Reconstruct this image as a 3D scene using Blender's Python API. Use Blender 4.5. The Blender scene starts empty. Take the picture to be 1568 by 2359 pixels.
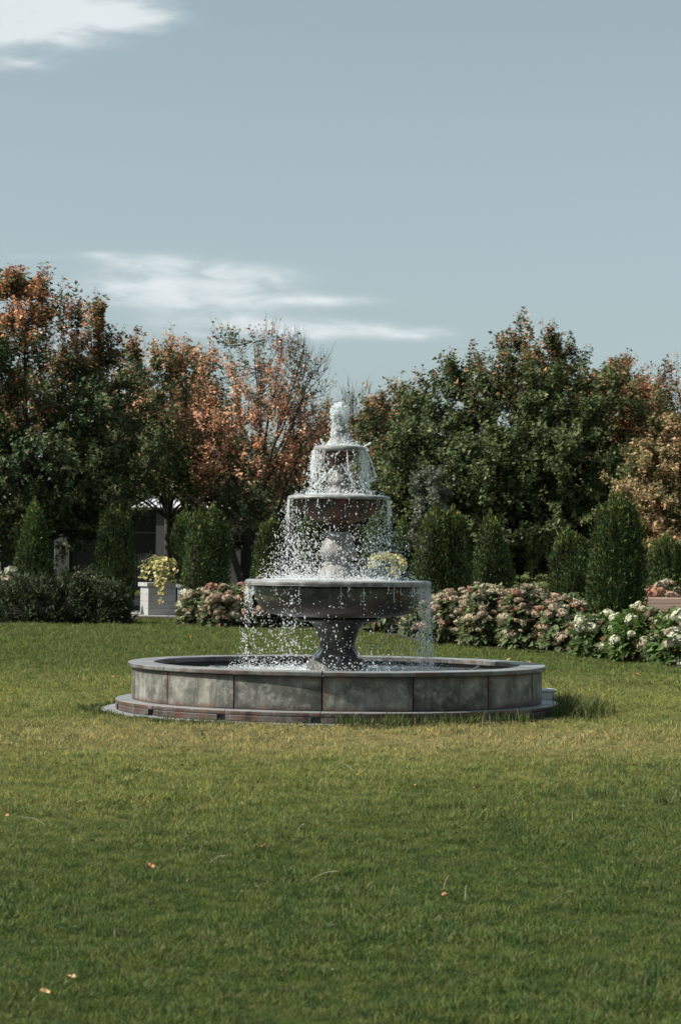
import bpy, math, random
import numpy as np
from mathutils import Vector, Matrix, Euler

random.seed(7)
R = math.radians
sc = bpy.context.scene
COL = sc.collection

# ------------------------------------------------------------------ camera, sky, sun, exposure
FD = 5569.0           # focal length in the 1568 px wide view of the photograph
PITCH = 119.2 / FD
ROLL = R(0.65)
CAM = Vector((0.018, -26.1, 1.6))
cd = bpy.data.cameras.new('camera')
cam = bpy.data.objects.new('camera', cd)
COL.objects.link(cam)
cam.location = CAM
cd.sensor_fit = 'VERTICAL'
cd.sensor_height = 36
cd.lens = 85
cd.clip_end = 3000
cd.dof.use_dof = True
cd.dof.focus_distance = 25.2
cd.dof.aperture_fstop = 7.1
cam.rotation_euler = (Matrix.Rotation(R(90) + math.atan(PITCH), 3, 'X') @ Matrix.Rotation(ROLL, 3, 'Z')).to_euler()
sc.camera = cam

SUN_EL = R(45)
SUN_DIR = Vector((-0.94, -0.17, 0)).normalized() * math.cos(SUN_EL) + Vector((0, 0, math.sin(SUN_EL)))
sd = bpy.data.lights.new('sun', 'SUN')
sd.energy = 4.9
sd.angle = R(0.55)
sd.color = (1.0, 0.93, 0.84)
sun = bpy.data.objects.new('sun', sd)
COL.objects.link(sun)
sun.rotation_euler = SUN_DIR.to_track_quat('Z', 'Y').to_euler()

w = bpy.data.worlds.new('World')
sc.world = w
w.use_nodes = True
nt = w.node_tree
nt.nodes.clear()


class NB:
    """tiny node builder"""
    def __init__(s, tree):
        s.t = tree

    def n(s, typ, ins=None, **kw):
        nd = s.t.nodes.new(typ)
        for k, v in kw.items():
            setattr(nd, k, v)
        if ins:
            for k, v in ins.items():
                sock = nd.inputs[k]
                if isinstance(v, bpy.types.NodeSocket):
                    s.t.links.new(v, sock)
                elif isinstance(v, bpy.types.Node):
                    s.t.links.new(v.outputs[0], sock)
                else:
                    sock.default_value = v
        return nd

    def math(s, op, a, b=0.0, c=0.0, clamp=False):
        return s.n('ShaderNodeMath', {0: a, 1: b, 2: c}, operation=op, use_clamp=clamp).outputs[0]

    def mix(s, f, a, b, typ='MIX'):
        nd = s.n('ShaderNodeMix', data_type='RGBA', blend_type=typ)
        for idx, v in ((0, f), (6, a), (7, b)):
            if isinstance(v, bpy.types.NodeSocket):
                s.t.links.new(v, nd.inputs[idx])
            elif idx and not isinstance(v, (int, float)):
                nd.inputs[idx].default_value = tuple(v)[:3] + (1,)
            else:
                nd.inputs[idx].default_value = v
        return nd.outputs[2]

    def ramp(s, f, lo, hi):
        return s.n('ShaderNodeMapRange', {'Value': f, 'From Min': lo, 'From Max': hi}, interpolation_type='SMOOTHSTEP').outputs[0]


def view_dir(px, py):
    dx, dy = px - 784, 1179.5 - py
    u, v = dx - ROLL * dy, dy + ROLL * dx
    d = Vector((u / FD, 1, v / FD + PITCH))
    return d


def az_el(px, py):
    d = view_dir(px, py)
    return math.atan2(d.x, d.y), math.asin(d.z / d.length)


b = NB(nt)
sky = b.n('ShaderNodeTexSky', sky_type='NISHITA', sun_disc=False, sun_elevation=SUN_EL,
          sun_rotation=math.atan2(SUN_DIR.x, SUN_DIR.y), altitude=50, air_density=1.0, dust_density=0.9, ozone_density=1.6)
hs = b.n('ShaderNodeHueSaturation', {'Hue': 0.478, 'Saturation': 0.36, 'Value': 0.86, 'Color': sky.outputs[0]})
tc = b.n('ShaderNodeTexCoord')
sep = b.n('ShaderNodeSeparateXYZ', {0: tc.outputs['Generated']})
azn = b.math('ARCTAN2', sep.outputs[0], sep.outputs[1])
eln = b.math('ARCSINE', sep.outputs[2])
ncomb = b.n('ShaderNodeCombineXYZ', {0: b.math('MULTIPLY', azn, 30.0), 1: b.math('MULTIPLY', eln, 95.0), 2: 3.3})
warp = b.n('ShaderNodeTexNoise', {'Vector': ncomb.outputs[0], 'Scale': 0.7, 'Detail': 3.0, 'Roughness': 0.5})
fine = b.n('ShaderNodeTexNoise', {'Vector': ncomb.outputs[0], 'Scale': 1.5, 'Detail': 6.0, 'Roughness': 0.52, 'Distortion': 0.3})


def blob(px, py, wx, wy, amp):
    a0, e0 = az_el(px, py)
    dx = b.math('DIVIDE', b.math('SUBTRACT', azn, a0), wx / FD)
    dy = b.math('DIVIDE', b.math('SUBTRACT', eln, e0), wy / FD)
    r2 = b.math('ADD', b.math('MULTIPLY', dx, dx), b.math('MULTIPLY', dy, dy))
    g = b.math('EXPONENT', b.math('MULTIPLY', r2, -1.0))
    return b.math('MULTIPLY', g, amp)


tot = None
for p in [(70, 5, 210, 68, 1.5), (290, 35, 110, 42, 0.8), (60, 75, 130, 34, .55), (20, 140, 105, 22, 0.55),
          (400, 668, 235, 30, 0.95), (370, 608, 160, 30, 0.7), (230, 585, 60, 9, .35), (250, 690, 90, 12, .3), (590, 632, 120, 26, 0.65), (470, 706, 150, 20, 0.55),
          (740, 692, 170, 15, 0.6), (660, 758, 270, 24, 0.85), (900, 768, 120, 15, 0.75), (520, 735, 160, 20, 0.4), (60, 590, 90, 10, 0.2)]:
    g = blob(*p)
    tot = g if tot is None else b.math('ADD', tot, g)
# broken cloud goes on over the rest of the sky, beyond the frame
big = b.n('ShaderNodeTexNoise', {'Vector': tc.outputs['Generated'], 'Scale': 3.2, 'Detail': 5.0, 'Roughness': 0.55})
far = b.ramp(b.math('ABSOLUTE', azn), 0.22, 0.55)
other = b.math('MULTIPLY', b.math('MULTIPLY', b.ramp(big.outputs[0], 0.52, 0.7), far), 0.9)
dens = b.math('ADD', tot, b.math('MULTIPLY', b.math('SUBTRACT', fine.outputs[0], 0.5), b.math('MULTIPLY', b.math('MINIMUM', tot, 0.75), 2.9)))
cm = b.math('MULTIPLY', b.ramp(dens, 0.02, 1.25), 0.92)
cm = b.math('MAXIMUM', cm, other)
cc = b.mix(warp.outputs[0], (4.9, 5.35, 5.5, 1), (5.6, 5.95, 6.05, 1))
skyc = b.mix(cm, b.mix(1.0, hs.outputs[0], (0.715, 0.815, 0.83), 'MULTIPLY'), cc)
bg = b.n('ShaderNodeBackground', {'Color': skyc, 'Strength': 0.10})
out = b.n('ShaderNodeOutputWorld')
nt.links.new(bg.outputs[0], out.inputs[0])

sc.view_settings.view_transform = 'Standard'
sc.view_settings.look = 'None'
sc.view_settings.gamma = 1
sc.view_settings.exposure = 0.58
sc.view_settings.use_curve_mapping = False
sc.render.engine = 'CYCLES'
sc.cycles.max_bounces = 8
sc.cycles.transparent_max_bounces = 8
sc.cycles.use_denoising = True


# ------------------------------------------------------------------ helpers
def terrain(x, y):
    """ground height: a flat lawn that climbs gently behind the flower beds"""
    t = np.clip((np.asarray(y, dtype=float) - 34) / 38, 0, 1)
    t = t * t * (3 - 2 * t)
    return 0.75 * t


def at(px, dist, py=None):
    """a point at that distance behind the lens plane, read off the photograph"""
    if py is None:
        x = CAM.x + (px - 784) / FD * dist
        for _ in range(3):
            z = float(terrain(x, CAM.y + dist))
            py_ = 1179.5 - ((z - CAM.z) / dist - PITCH) * FD
            x = CAM.x + view_dir(px, py_).x * dist
        return Vector((x, CAM.y + dist, z))
    d = view_dir(px, py)
    return Vector((CAM.x + d.x * dist, CAM.y + dist, CAM.z + d.z * dist))


def ztop(py, dist, px=784):
    return at(px, dist, py).z


_RS = np.random.RandomState(11)


def rs(seed):
    return np.random.RandomState(seed)


def noise3(p, scale, seed, octs=2):
    r = rs(seed)
    v = np.zeros(len(p))
    a = 1.0
    tota = 0
    for o in range(octs):
        for _ in range(5):
            k = r.normal(size=3) * scale * (2 ** o)
            v += a * np.sin(p @ k + r.uniform(0, 6.28))
        tota += a * 2.2
        a *= 0.5
    return v / tota


def unit(v):
    return v / np.maximum(np.linalg.norm(v, axis=-1, keepdims=True), 1e-9)


def raw_mesh(name, V, F, col=None, smooth=False):
    """V (n,3); F (m,k) same-sized faces or list of such arrays; col (n,3)"""
    me = bpy.data.meshes.new(name)
    Fs = F if isinstance(F, list) else [F]
    Fs = [np.asarray(f, dtype=np.int32) for f in Fs if len(f)]
    V = np.asarray(V, dtype=np.float32)
    me.vertices.add(len(V))
    me.vertices.foreach_set('co', V.ravel())
    loops = np.concatenate([f.ravel() for f in Fs])
    sizes = np.concatenate([np.full(len(f), f.shape[1], dtype=np.int32) for f in Fs])
    starts = np.concatenate([[0], np.cumsum(sizes)[:-1]]).astype(np.int32)
    me.loops.add(len(loops))
    me.loops.foreach_set('vertex_index', loops)
    me.polygons.add(len(sizes))
    me.polygons.foreach_set('loop_start', starts)
    me.polygons.foreach_set('loop_total', sizes)
    me.polygons.foreach_set('use_smooth', np.full(len(sizes), bool(smooth)))
    if col is not None:
        a = me.color_attributes.new('Col', 'FLOAT_COLOR', 'POINT')
        c = np.ones((len(V), 4), dtype=np.float32)
        c[:, :3] = col
        a.data.foreach_set('color', c.ravel())
    me.update()
    me.validate()
    return me


def tag(o, label=None, cat=None, group=None, kind=None):
    for k, v in (('label', label), ('category', cat), ('group', group), ('kind', kind)):
        if v:
            o[k] = v
    return o


def obj(name, me, mat=None, parent=None, loc=None):
    o = bpy.data.objects.new(name, me)
    COL.objects.link(o)
    if mat and not me.materials:
        me.materials.append(mat)
    if parent:
        o.parent = parent
    if loc is not None:
        o.location = loc
    return o


def empty(name, loc, label, cat, group=None):
    o = bpy.data.objects.new(name, None)
    o.empty_display_size = 0.3
    COL.objects.link(o)
    o.location = loc
    return tag(o, label, cat, group)


class Geo:
    """collects vertices and faces of any size"""
    def __init__(s):
        s.V = []
        s.F = {}
        s.C = []
        s.n = 0

    def add(s, V, F, col=None):
        V = np.asarray(V, dtype=float)
        F = np.asarray(F)
        s.F.setdefault(F.shape[1], []).append(F + s.n)
        s.V.append(V)
        if col is not None:
            c = np.empty((len(V), 3))
            c[:] = col
            s.C.append(c)
        s.n += len(V)

    def mesh(s, name, smooth=False):
        return raw_mesh(name, np.concatenate(s.V), [np.concatenate(f) for f in s.F.values()],
                        np.concatenate(s.C) if s.C else None, smooth)


def box(g, x0, x1, y0, y1, z0, z1, col=None, bev=0.0):
    if bev <= 0:
        V = [(x, y, z) for z in (z0, z1) for y in (y0, y1) for x in (x0, x1)]
        F = [(0, 2, 3, 1), (4, 5, 7, 6), (0, 1, 5, 4), (2, 6, 7, 3), (0, 4, 6, 2), (1, 3, 7, 5)]
        g.add(V, F, col)
        return
    rings = []
    for z, i in ((z0, bev), (z0 + bev, 0), (z1 - bev, 0), (z1, bev)):
        rings.append([(x0 + i, y0 + i, z), (x1 - i, y0 + i, z), (x1 - i, y1 - i, z), (x0 + i, y1 - i, z)])
    V = [p for r_ in rings for p in r_]
    F = [(3, 2, 1, 0), (12, 13, 14, 15)]
    for k in range(3):
        for i in range(4):
            j = (i + 1) % 4
            F.append((k * 4 + i, k * 4 + j, k * 4 + 4 + j, k * 4 + 4 + i))
    g.add(V, F, col)


def tubes(g, P0, P1, R0, R1, sides=4, col=None):
    """many tapered prisms at once"""
    P0 = np.asarray(P0, float); P1 = np.asarray(P1, float)
    n = len(P0)
    if n == 0:
        return
    R0 = np.broadcast_to(R0, (n,)); R1 = np.broadcast_to(R1, (n,))
    d = unit(P1 - P0)
    ref = np.where(np.abs(d[:, 2:3]) > 0.9, np.array([[1.0, 0, 0]]), np.array([[0, 0, 1.0]]))
    u = unit(np.cross(d, ref))
    v = np.cross(d, u)
    a = np.arange(sides) / sides * 2 * math.pi
    ring = (np.cos(a)[None, :, None] * u[:, None, :] + np.sin(a)[None, :, None] * v[:, None, :])
    V = np.concatenate([P0[:, None] + ring * R0[:, None, None], P1[:, None] + ring * R1[:, None, None]], axis=1)
    i = np.arange(sides); j = (i + 1) % sides
    f = np.stack([i, j, j + sides, i + sides], axis=1)
    F = (np.arange(n)[:, None, None] * 2 * sides + f[None]).reshape(-1, 4)
    c = None
    if col is not None:
        c = np.repeat(np.broadcast_to(col, (n, 3)), 2 * sides, axis=0)
    g.add(V.reshape(-1, 3), F, c)


def leaves(g, P, D, N, L, W, col, cup=0.12):
    """one folded quad per leaf"""
    D = unit(D)
    S = unit(np.cross(D, N))
    N = np.cross(S, D)
    L = np.asarray(L)[:, None]; W = np.asarray(W)[:, None]
    a = P
    m1 = P + D * L * 0.45 + S * W * 0.5 + N * W * cup
    t = P + D * L - N * L * 0.08
    m2 = P + D * L * 0.45 - S * W * 0.5 + N * W * cup
    n = len(P)
    V = np.stack([a, m1, t, m2], axis=1).reshape(-1, 3)
    F = (np.arange(n)[:, None] * 4 + np.arange(4)[None])
    g.add(V, F, np.repeat(col, 4, axis=0))


def lathe(profile, seg=64, a0=0.0, a1=2 * math.pi, caps=True, jit=0.0, seed=0):
    """profile [(r,z)] swept about z; angle 0 faces the camera (-Y)"""
    pr = np.asarray(profile, float)
    full = abs(a1 - a0) > 6.28
    n = seg if full else seg + 1
    a = a0 + (a1 - a0) * np.arange(n) / seg
    k = len(pr)
    V = np.zeros((n, k, 3))
    V[:, :, 0] = np.sin(a)[:, None] * pr[None, :, 0]
    V[:, :, 1] = -np.cos(a)[:, None] * pr[None, :, 0]
    V[:, :, 2] = pr[None, :, 1]
    F = []
    for i in range(seg):
        i2 = (i + 1) % n
        for j in range(k - 1):
            F.append((i * k + j, i2 * k + j, i2 * k + j + 1, i * k + j + 1))
    return V.reshape(-1, 3), np.array(F), n, k


def arc_block(g, profile, a0, a1, seg=8):
    """closed profile loop swept between two angles, with end caps"""
    pr = list(profile) + [profile[0]]
    V, F, n, k = lathe(pr, seg, a0, a1)
    g.add(V, F)
    m = len(profile)
    base = np.array([V[j] for j in range(m)])
    end = np.array([V[(n - 1) * k + j] for j in range(m)])
    g.add(base, [tuple(range(m))])
    g.add(end, [tuple(range(m - 1, -1, -1))])


def copy_obj(o, parent=None):
    c = o.copy()
    COL.objects.link(c)
    if parent:
        c.parent = parent
    return c


def leaves3(g, P, D, N, L, W, col, cup=0.1):
    """one triangle per leaf, for foliage seen from afar"""
    D = unit(D)
    S = unit(np.cross(D, N))
    N = np.cross(S, D)
    L = np.asarray(L)[:, None]; W = np.asarray(W)[:, None]
    r_ = rs(len(P) % 997)
    k = r_.uniform(0.15, 0.6, (len(P), 1))
    V = np.stack([P + S * W * 0.62 * (1 - k) + D * L * 0.1, P + D * L * 1.12 - N * L * 0.1, P - S * W * 0.62 + D * L * k], axis=1).reshape(-1, 3)
    F = (np.arange(len(P))[:, None] * 3 + np.arange(3)[None])
    g.add(V, F, np.repeat(col, 3, axis=0))


# ------------------------------------------------------------------ materials
MATS = {}


def mat(name, build):
    m = bpy.data.materials.new(name)
    m.use_nodes = True
    m.node_tree.nodes.clear()
    bb = NB(m.node_tree)
    o = bb.n('ShaderNodeOutputMaterial')
    sh = build(bb)
    m.node_tree.links.new(sh, o.inputs[0])
    MATS[name] = m
    return m


def pos(bb, scale=(1, 1, 1), objco=True):
    t = bb.n('ShaderNodeTexCoord').outputs['Object'] if objco else bb.n('ShaderNodeNewGeometry').outputs['Position']
    return bb.n('ShaderNodeMapping', {'Vector': t, 'Scale': scale}).outputs[0]


def nz(bb, vec, scale, detail=4.0, rough=0.55, dist=0.0):
    return bb.n('ShaderNodeTexNoise', {'Vector': vec, 'Scale': scale, 'Detail': detail, 'Roughness': rough, 'Distortion': dist}).outputs[0]


def leaf_mat(name, trans=0.28, rough=0.55, spec=0.25, gain=1.0):
    def f(bb):
        c = bb.n('ShaderNodeVertexColor', layer_name='Col').outputs[0]
        if gain != 1.0:
            c = bb.mix(1.0, c, (gain, gain, gain), 'MULTIPLY')
        p = bb.n('ShaderNodeBsdfPrincipled', {'Base Color': c, 'Roughness': rough, 'Specular IOR Level': spec})
        t = bb.n('ShaderNodeBsdfTranslucent', {'Color': c})
        return bb.n('ShaderNodeMixShader', {0: trans, 1: p.outputs[0], 2: t.outputs[0]}).outputs[0]
    return mat(name, f)


LEAF = leaf_mat('tree_leaf')
NEEDLE = leaf_mat('conifer_spray', 0.12, 0.6, 0.2)
PETAL = leaf_mat('petal', 0.2, 0.8, 0.1)
BARK = mat('bark', lambda bb: bb.n('ShaderNodeBsdfPrincipled', {
    'Base Color': bb.mix(nz(bb, pos(bb, (6, 6, 1.5)), 4), (0.022, 0.017, 0.013), (0.075, 0.06, 0.048)), 'Roughness': 0.9}).outputs[0])


def stone_build(base=(0.13, 0.135, 0.125), light=(0.33, 0.35, 0.34), dark=(0.035, 0.036, 0.033), rust=(0.10, 0.042, 0.02),
                rust_lo=0.0, rust_hi=0.0, rust_amt=0.5, rough=0.55, streaks=1.0, mean=0.5, bump=0.35, top_pale_wet=True, joints=0.0, low_dark=None):
    def f(bb):
        o = bb.n('ShaderNodeTexCoord').outputs['Object']
        geo = bb.n('ShaderNodeNewGeometry')
        rnd = bb.n('ShaderNodeObjectInfo').outputs['Random']
        off = bb.n('ShaderNodeCombineXYZ', {0: bb.math('MULTIPLY', rnd, 37.0), 1: bb.math('MULTIPLY', rnd, 11.0), 2: 0.0}).outputs[0]
        v = bb.n('ShaderNodeVectorMath', {0: o, 1: off}, operation='ADD').outputs[0]
        large = nz(bb, v, 2.6, 5, 0.6, 0.4)
        mid = nz(bb, v, 11, 5, 0.65)
        finen = nz(bb, v, 90, 3, 0.7)
        sm = bb.n('ShaderNodeMapping', {'Vector': v, 'Scale': (1, 1, 0.14)}).outputs[0]
        streak = nz(bb, sm, 9, 4, 0.6, 0.2)
        c = bb.mix(bb.ramp(large, 0.36, 0.66), dark, base)
        c = bb.mix(bb.math('MULTIPLY', bb.ramp(mid, 0.45 + (0.5 - mean) * 0.3, 0.75), 0.75), c, light)
        c = bb.mix(bb.math('MULTIPLY', bb.ramp(streak, 0.52, 0.72), 0.55 * streaks), c, dark)
        c = bb.mix(bb.math('MULTIPLY', bb.ramp(streak, 0.45, 0.28), 0.35 * streaks), c, light)
        # rust and algae
        z = bb.n('ShaderNodeSeparateXYZ', {0: o}).outputs[2]
        rn = bb.ramp(nz(bb, v, 5.5, 5, 0.7), 0.47, 0.63)
        if rust_hi != rust_lo:
            zone = bb.ramp(z, rust_hi, rust_lo)
            rn = bb.math('MULTIPLY', bb.math('ADD', rn, 0.35), zone, clamp=True)
        c = bb.mix(bb.math('MULTIPLY', rn, rust_amt, clamp=True), c, rust)
        c = bb.mix(bb.math('MULTIPLY', bb.ramp(finen, 0.35, 0.7), 0.45), bb.mix(1.0, c, (0.62, 0.62, 0.62), 'MULTIPLY'), c)
        if low_dark:       # near-black brown below a ragged line
            zf = bb.math('ADD', z, bb.math('MULTIPLY', bb.math('SUBTRACT', nz(bb, v, 6, 5, 0.65), 0.5), low_dark[2]))
            fm = bb.ramp(zf, low_dark[1], low_dark[0])
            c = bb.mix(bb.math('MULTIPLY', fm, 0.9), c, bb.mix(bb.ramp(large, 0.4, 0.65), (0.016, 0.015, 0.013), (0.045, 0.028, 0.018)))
        if joints:
            so = bb.n('ShaderNodeSeparateXYZ', {0: o})
            th_ = bb.math('ARCTAN2', so.outputs[0], bb.math('MULTIPLY', so.outputs[1], -1.0))
            fr_ = bb.math('FRACT', bb.math('ADD', bb.math('DIVIDE', bb.math('SUBTRACT', th_, -0.06545), 0.418879), 20.0))
            ed = bb.math('MINIMUM', fr_, bb.math('SUBTRACT', 1.0, fr_))
            ed = bb.math('ADD', ed, bb.math('MULTIPLY', bb.math('SUBTRACT', mid, 0.5), 0.22))
            jm = bb.ramp(ed, 0.11, -0.02)
            tp = bb.ramp(bb.math('ADD', z, bb.math('MULTIPLY', bb.math('SUBTRACT', mid, 0.5), 0.12)), 0.40, 0.485)
            lo_ = bb.ramp(bb.math('ADD', z, bb.math('MULTIPLY', bb.math('SUBTRACT', mid, 0.5), 0.12)), 0.20, 0.14)
            jm = bb.math('MAXIMUM', jm, bb.math('MAXIMUM', bb.math('MULTIPLY', tp, 0.8), bb.math('MULTIPLY', lo_, 0.9)))
            c = bb.mix(bb.math('MULTIPLY', jm, joints), c, bb.mix(bb.ramp(large, 0.4, 0.6), (0.035, 0.034, 0.03), (0.11, 0.055, 0.036)))
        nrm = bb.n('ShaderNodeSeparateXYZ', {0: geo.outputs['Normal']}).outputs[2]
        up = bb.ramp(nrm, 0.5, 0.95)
        if top_pale_wet:
            c = bb.mix(bb.math('MULTIPLY', up, 0.65), c, bb.mix(mid, (0.26, 0.29, 0.30), (0.38, 0.41, 0.42)))  # upward faces mixed paler; wet patches below are only smoother
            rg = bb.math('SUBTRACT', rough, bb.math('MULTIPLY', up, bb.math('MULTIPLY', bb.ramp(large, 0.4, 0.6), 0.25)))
        else:
            rg = rough
        hgt = bb.math('ADD', bb.math('MULTIPLY', mid, 0.6), bb.math('MULTIPLY', finen, 0.5))
        bm = bb.n('ShaderNodeBump', {'Height': hgt, 'Strength': bump, 'Distance': 0.012}).outputs[0]
        return bb.n('ShaderNodeBsdfPrincipled', {'Base Color': c, 'Roughness': rg, 'Normal': bm, 'Specular IOR Level': 0.32}).outputs[0]
    return f


PANEL = mat('basin_concrete', stone_build(base=(0.31, 0.31, 0.27), light=(0.50, 0.51, 0.46), dark=(0.09, 0.095, 0.08), rust_lo=0.12, rust_hi=0.24, rust_amt=0.6, rough=0.6, joints=0.85, streaks=1.6))
COPING = mat('coping_concrete', stone_build(base=(0.24, 0.25, 0.235), dark=(0.06,0.062,0.058), rust=(0.14,0.062,0.038), rust_amt=0.85, rough=0.42))
PLINTH = mat('plinth_concrete', stone_build(base=(0.15, 0.12, 0.10), light=(0.42, 0.40, 0.37), dark=(0.04,0.03,0.025), rust=(0.13, 0.05, 0.028), rust_amt=0.9, rough=0.5, mean=0.4))
SLAB = mat('foundation_concrete', stone_build(base=(0.3, 0.31, 0.3), rust_amt=0.25))
BOWL = mat('bowl_concrete', stone_build(base=(0.115, 0.13, 0.088), light=(0.21, 0.225, 0.165), dark=(0.035, 0.035, 0.03), rust=(0.07, 0.03, 0.016), rust_amt=0.4, rough=0.42, low_dark=(1.14, 1.30, 0.20)))
RIM = mat('rim_concrete', stone_build(base=(0.36, 0.37, 0.36), light=(0.54, 0.56, 0.55), dark=(0.13, 0.13, 0.125), rust_amt=0.1, rough=0.4, streaks=0.5))
BALU = mat('baluster_concrete', stone_build(base=(0.42, 0.42, 0.40), light=(0.56, 0.57, 0.56), dark=(0.22, 0.21, 0.20), rust=(0.20, 0.14, 0.10), rust_amt=0.2, rough=0.55))
STEM = mat('wet_pedestal_concrete', stone_build(base=(0.045, 0.044, 0.04), light=(0.11, 0.108, 0.10), dark=(0.018, 0.017, 0.016), rust=(0.05, 0.025, 0.016), rust_amt=0.4, rough=0.3, top_pale_wet=False))
DARK = mat('basin_core_dark', lambda bb: bb.n('ShaderNodeBsdfPrincipled', {
    'Base Color': bb.mix(nz(bb, pos(bb), 9), (0.012, 0.012, 0.011), (0.06, 0.062, 0.057)), 'Roughness': 0.6}).outputs[0])


def water_drop(bb):
    g = bb.n('ShaderNodeBsdfPrincipled', {'Base Color': (0.95, 0.97, 0.98, 1), 'Roughness': 0.12, 'IOR': 1.33, 'Specular IOR Level': 0.8})
    t = bb.n('ShaderNodeBsdfTranslucent', {'Color': (0.92, 0.95, 0.96, 1)})
    tr = bb.n('ShaderNodeBsdfTransparent', {'Color': (0.93, 0.96, 0.97, 1)})
    m1 = bb.n('ShaderNodeMixShader', {0: 0.45, 1: g.outputs[0], 2: t.outputs[0]})
    return bb.n('ShaderNodeMixShader', {0: 0.42, 1: m1.outputs[0], 2: tr.outputs[0]}).outputs[0]


DROP = mat('water_drops', water_drop)


def film(bb):
    n = nz(bb, pos(bb, (1, 1, 0.22)), 38, 4, 0.65, 0.6)
    g = bb.n('ShaderNodeBsdfPrincipled', {'Base Color': (0.82, 0.88, 0.90, 1), 'Roughness': 0.1, 'IOR': 1.33,
             'Normal': bb.n('ShaderNodeBump', {'Height': n, 'Strength': 0.9, 'Distance': 0.02}).outputs[0]})
    tl = bb.n('ShaderNodeBsdfTranslucent', {'Color': (0.8, 0.87, 0.9, 1)})
    m1 = bb.n('ShaderNodeMixShader', {0: 0.35, 1: g.outputs[0], 2: tl.outputs[0]})
    tr = bb.n('ShaderNodeBsdfTransparent', {'Color': (0.95, 0.97, 0.98, 1)})
    return bb.n('ShaderNodeMixShader', {0: bb.math('MULTIPLY', bb.ramp(n, 0.40, 0.58), 0.85), 1: tr.outputs[0], 2: m1.outputs[0]}).outputs[0]


FILM = mat('water_film', film)


def sheet(bb):
    n = nz(bb, pos(bb, (1, 1, 0.12)), 30, 4, 0.6, 0.3)
    d = bb.n('ShaderNodeBsdfPrincipled', {'Base Color': (0.85, 0.9, 0.91, 1), 'Roughness': 0.45})
    tr = bb.n('ShaderNodeBsdfTransparent')
    return bb.n('ShaderNodeMixShader', {0: bb.math('MULTIPLY', bb.ramp(n, 0.3, 0.62), 0.75), 1: tr.outputs[0], 2: d.outputs[0]}).outputs[0]


SHEET = mat('water_sheet', sheet)


def pool(bb):
    v = pos(bb)
    n = nz(bb, v, 14, 5, 0.7, 0.8)
    d = bb.n('ShaderNodeVectorMath', {0: v}, operation='LENGTH').outputs['Value']
    fo = bb.ramp(bb.math('ADD', nz(bb, v, 22, 5, 0.8, 1.0), bb.math('MULTIPLY', d, -0.13)), 0.26, 0.46)
    bm = bb.n('ShaderNodeBump', {'Height': n, 'Strength': 1.0, 'Distance': 0.05}).outputs[0]
    c = bb.mix(fo, (0.035, 0.045, 0.043), (0.78, 0.85, 0.88))
    return bb.n('ShaderNodeBsdfPrincipled', {'Base Color': c, 'Roughness': bb.math('ADD', 0.06, bb.math('MULTIPLY', fo, 0.4)),
                'IOR': 1.33, 'Normal': bm}).outputs[0]


POOL = mat('basin_water', pool)


def lawn_colour(bb, P, rnd=None):
    """greener in front, straw coloured and worn around the fountain"""
    n1 = nz(bb, P, 0.55, 4, 0.6)
    n2 = nz(bb, P, 2.3, 4, 0.6)
    sp = bb.n('ShaderNodeSeparateXYZ', {0: P})
    y = bb.math('ADD', sp.outputs[1], bb.math('MULTIPLY', sp.outputs[0], -0.75))
    y = bb.math('ADD', y, bb.math('MULTIPLY', bb.math('SUBTRACT', n2, 0.5), 7.0))
    front = bb.ramp(y, -5.5, -14.0)      # 1 in the foreground
    q = bb.n('ShaderNodeMapping', {'Vector': P, 'Scale': (0.55, 1, 1), 'Location': (0, 3.9, 0)}).outputs[0]
    dd = bb.n('ShaderNodeVectorMath', {0: q}, operation='LENGTH').outputs['Value']
    dd = bb.math('ADD', dd, bb.math('MULTIPLY', bb.math('SUBTRACT', n2, 0.5), 5.5))
    worn = bb.ramp(dd, 3.4, 0.4)
    back = bb.ramp(sp.outputs[1], 3.0, 13.0)
    return front, worn, back, n1, n2


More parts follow.
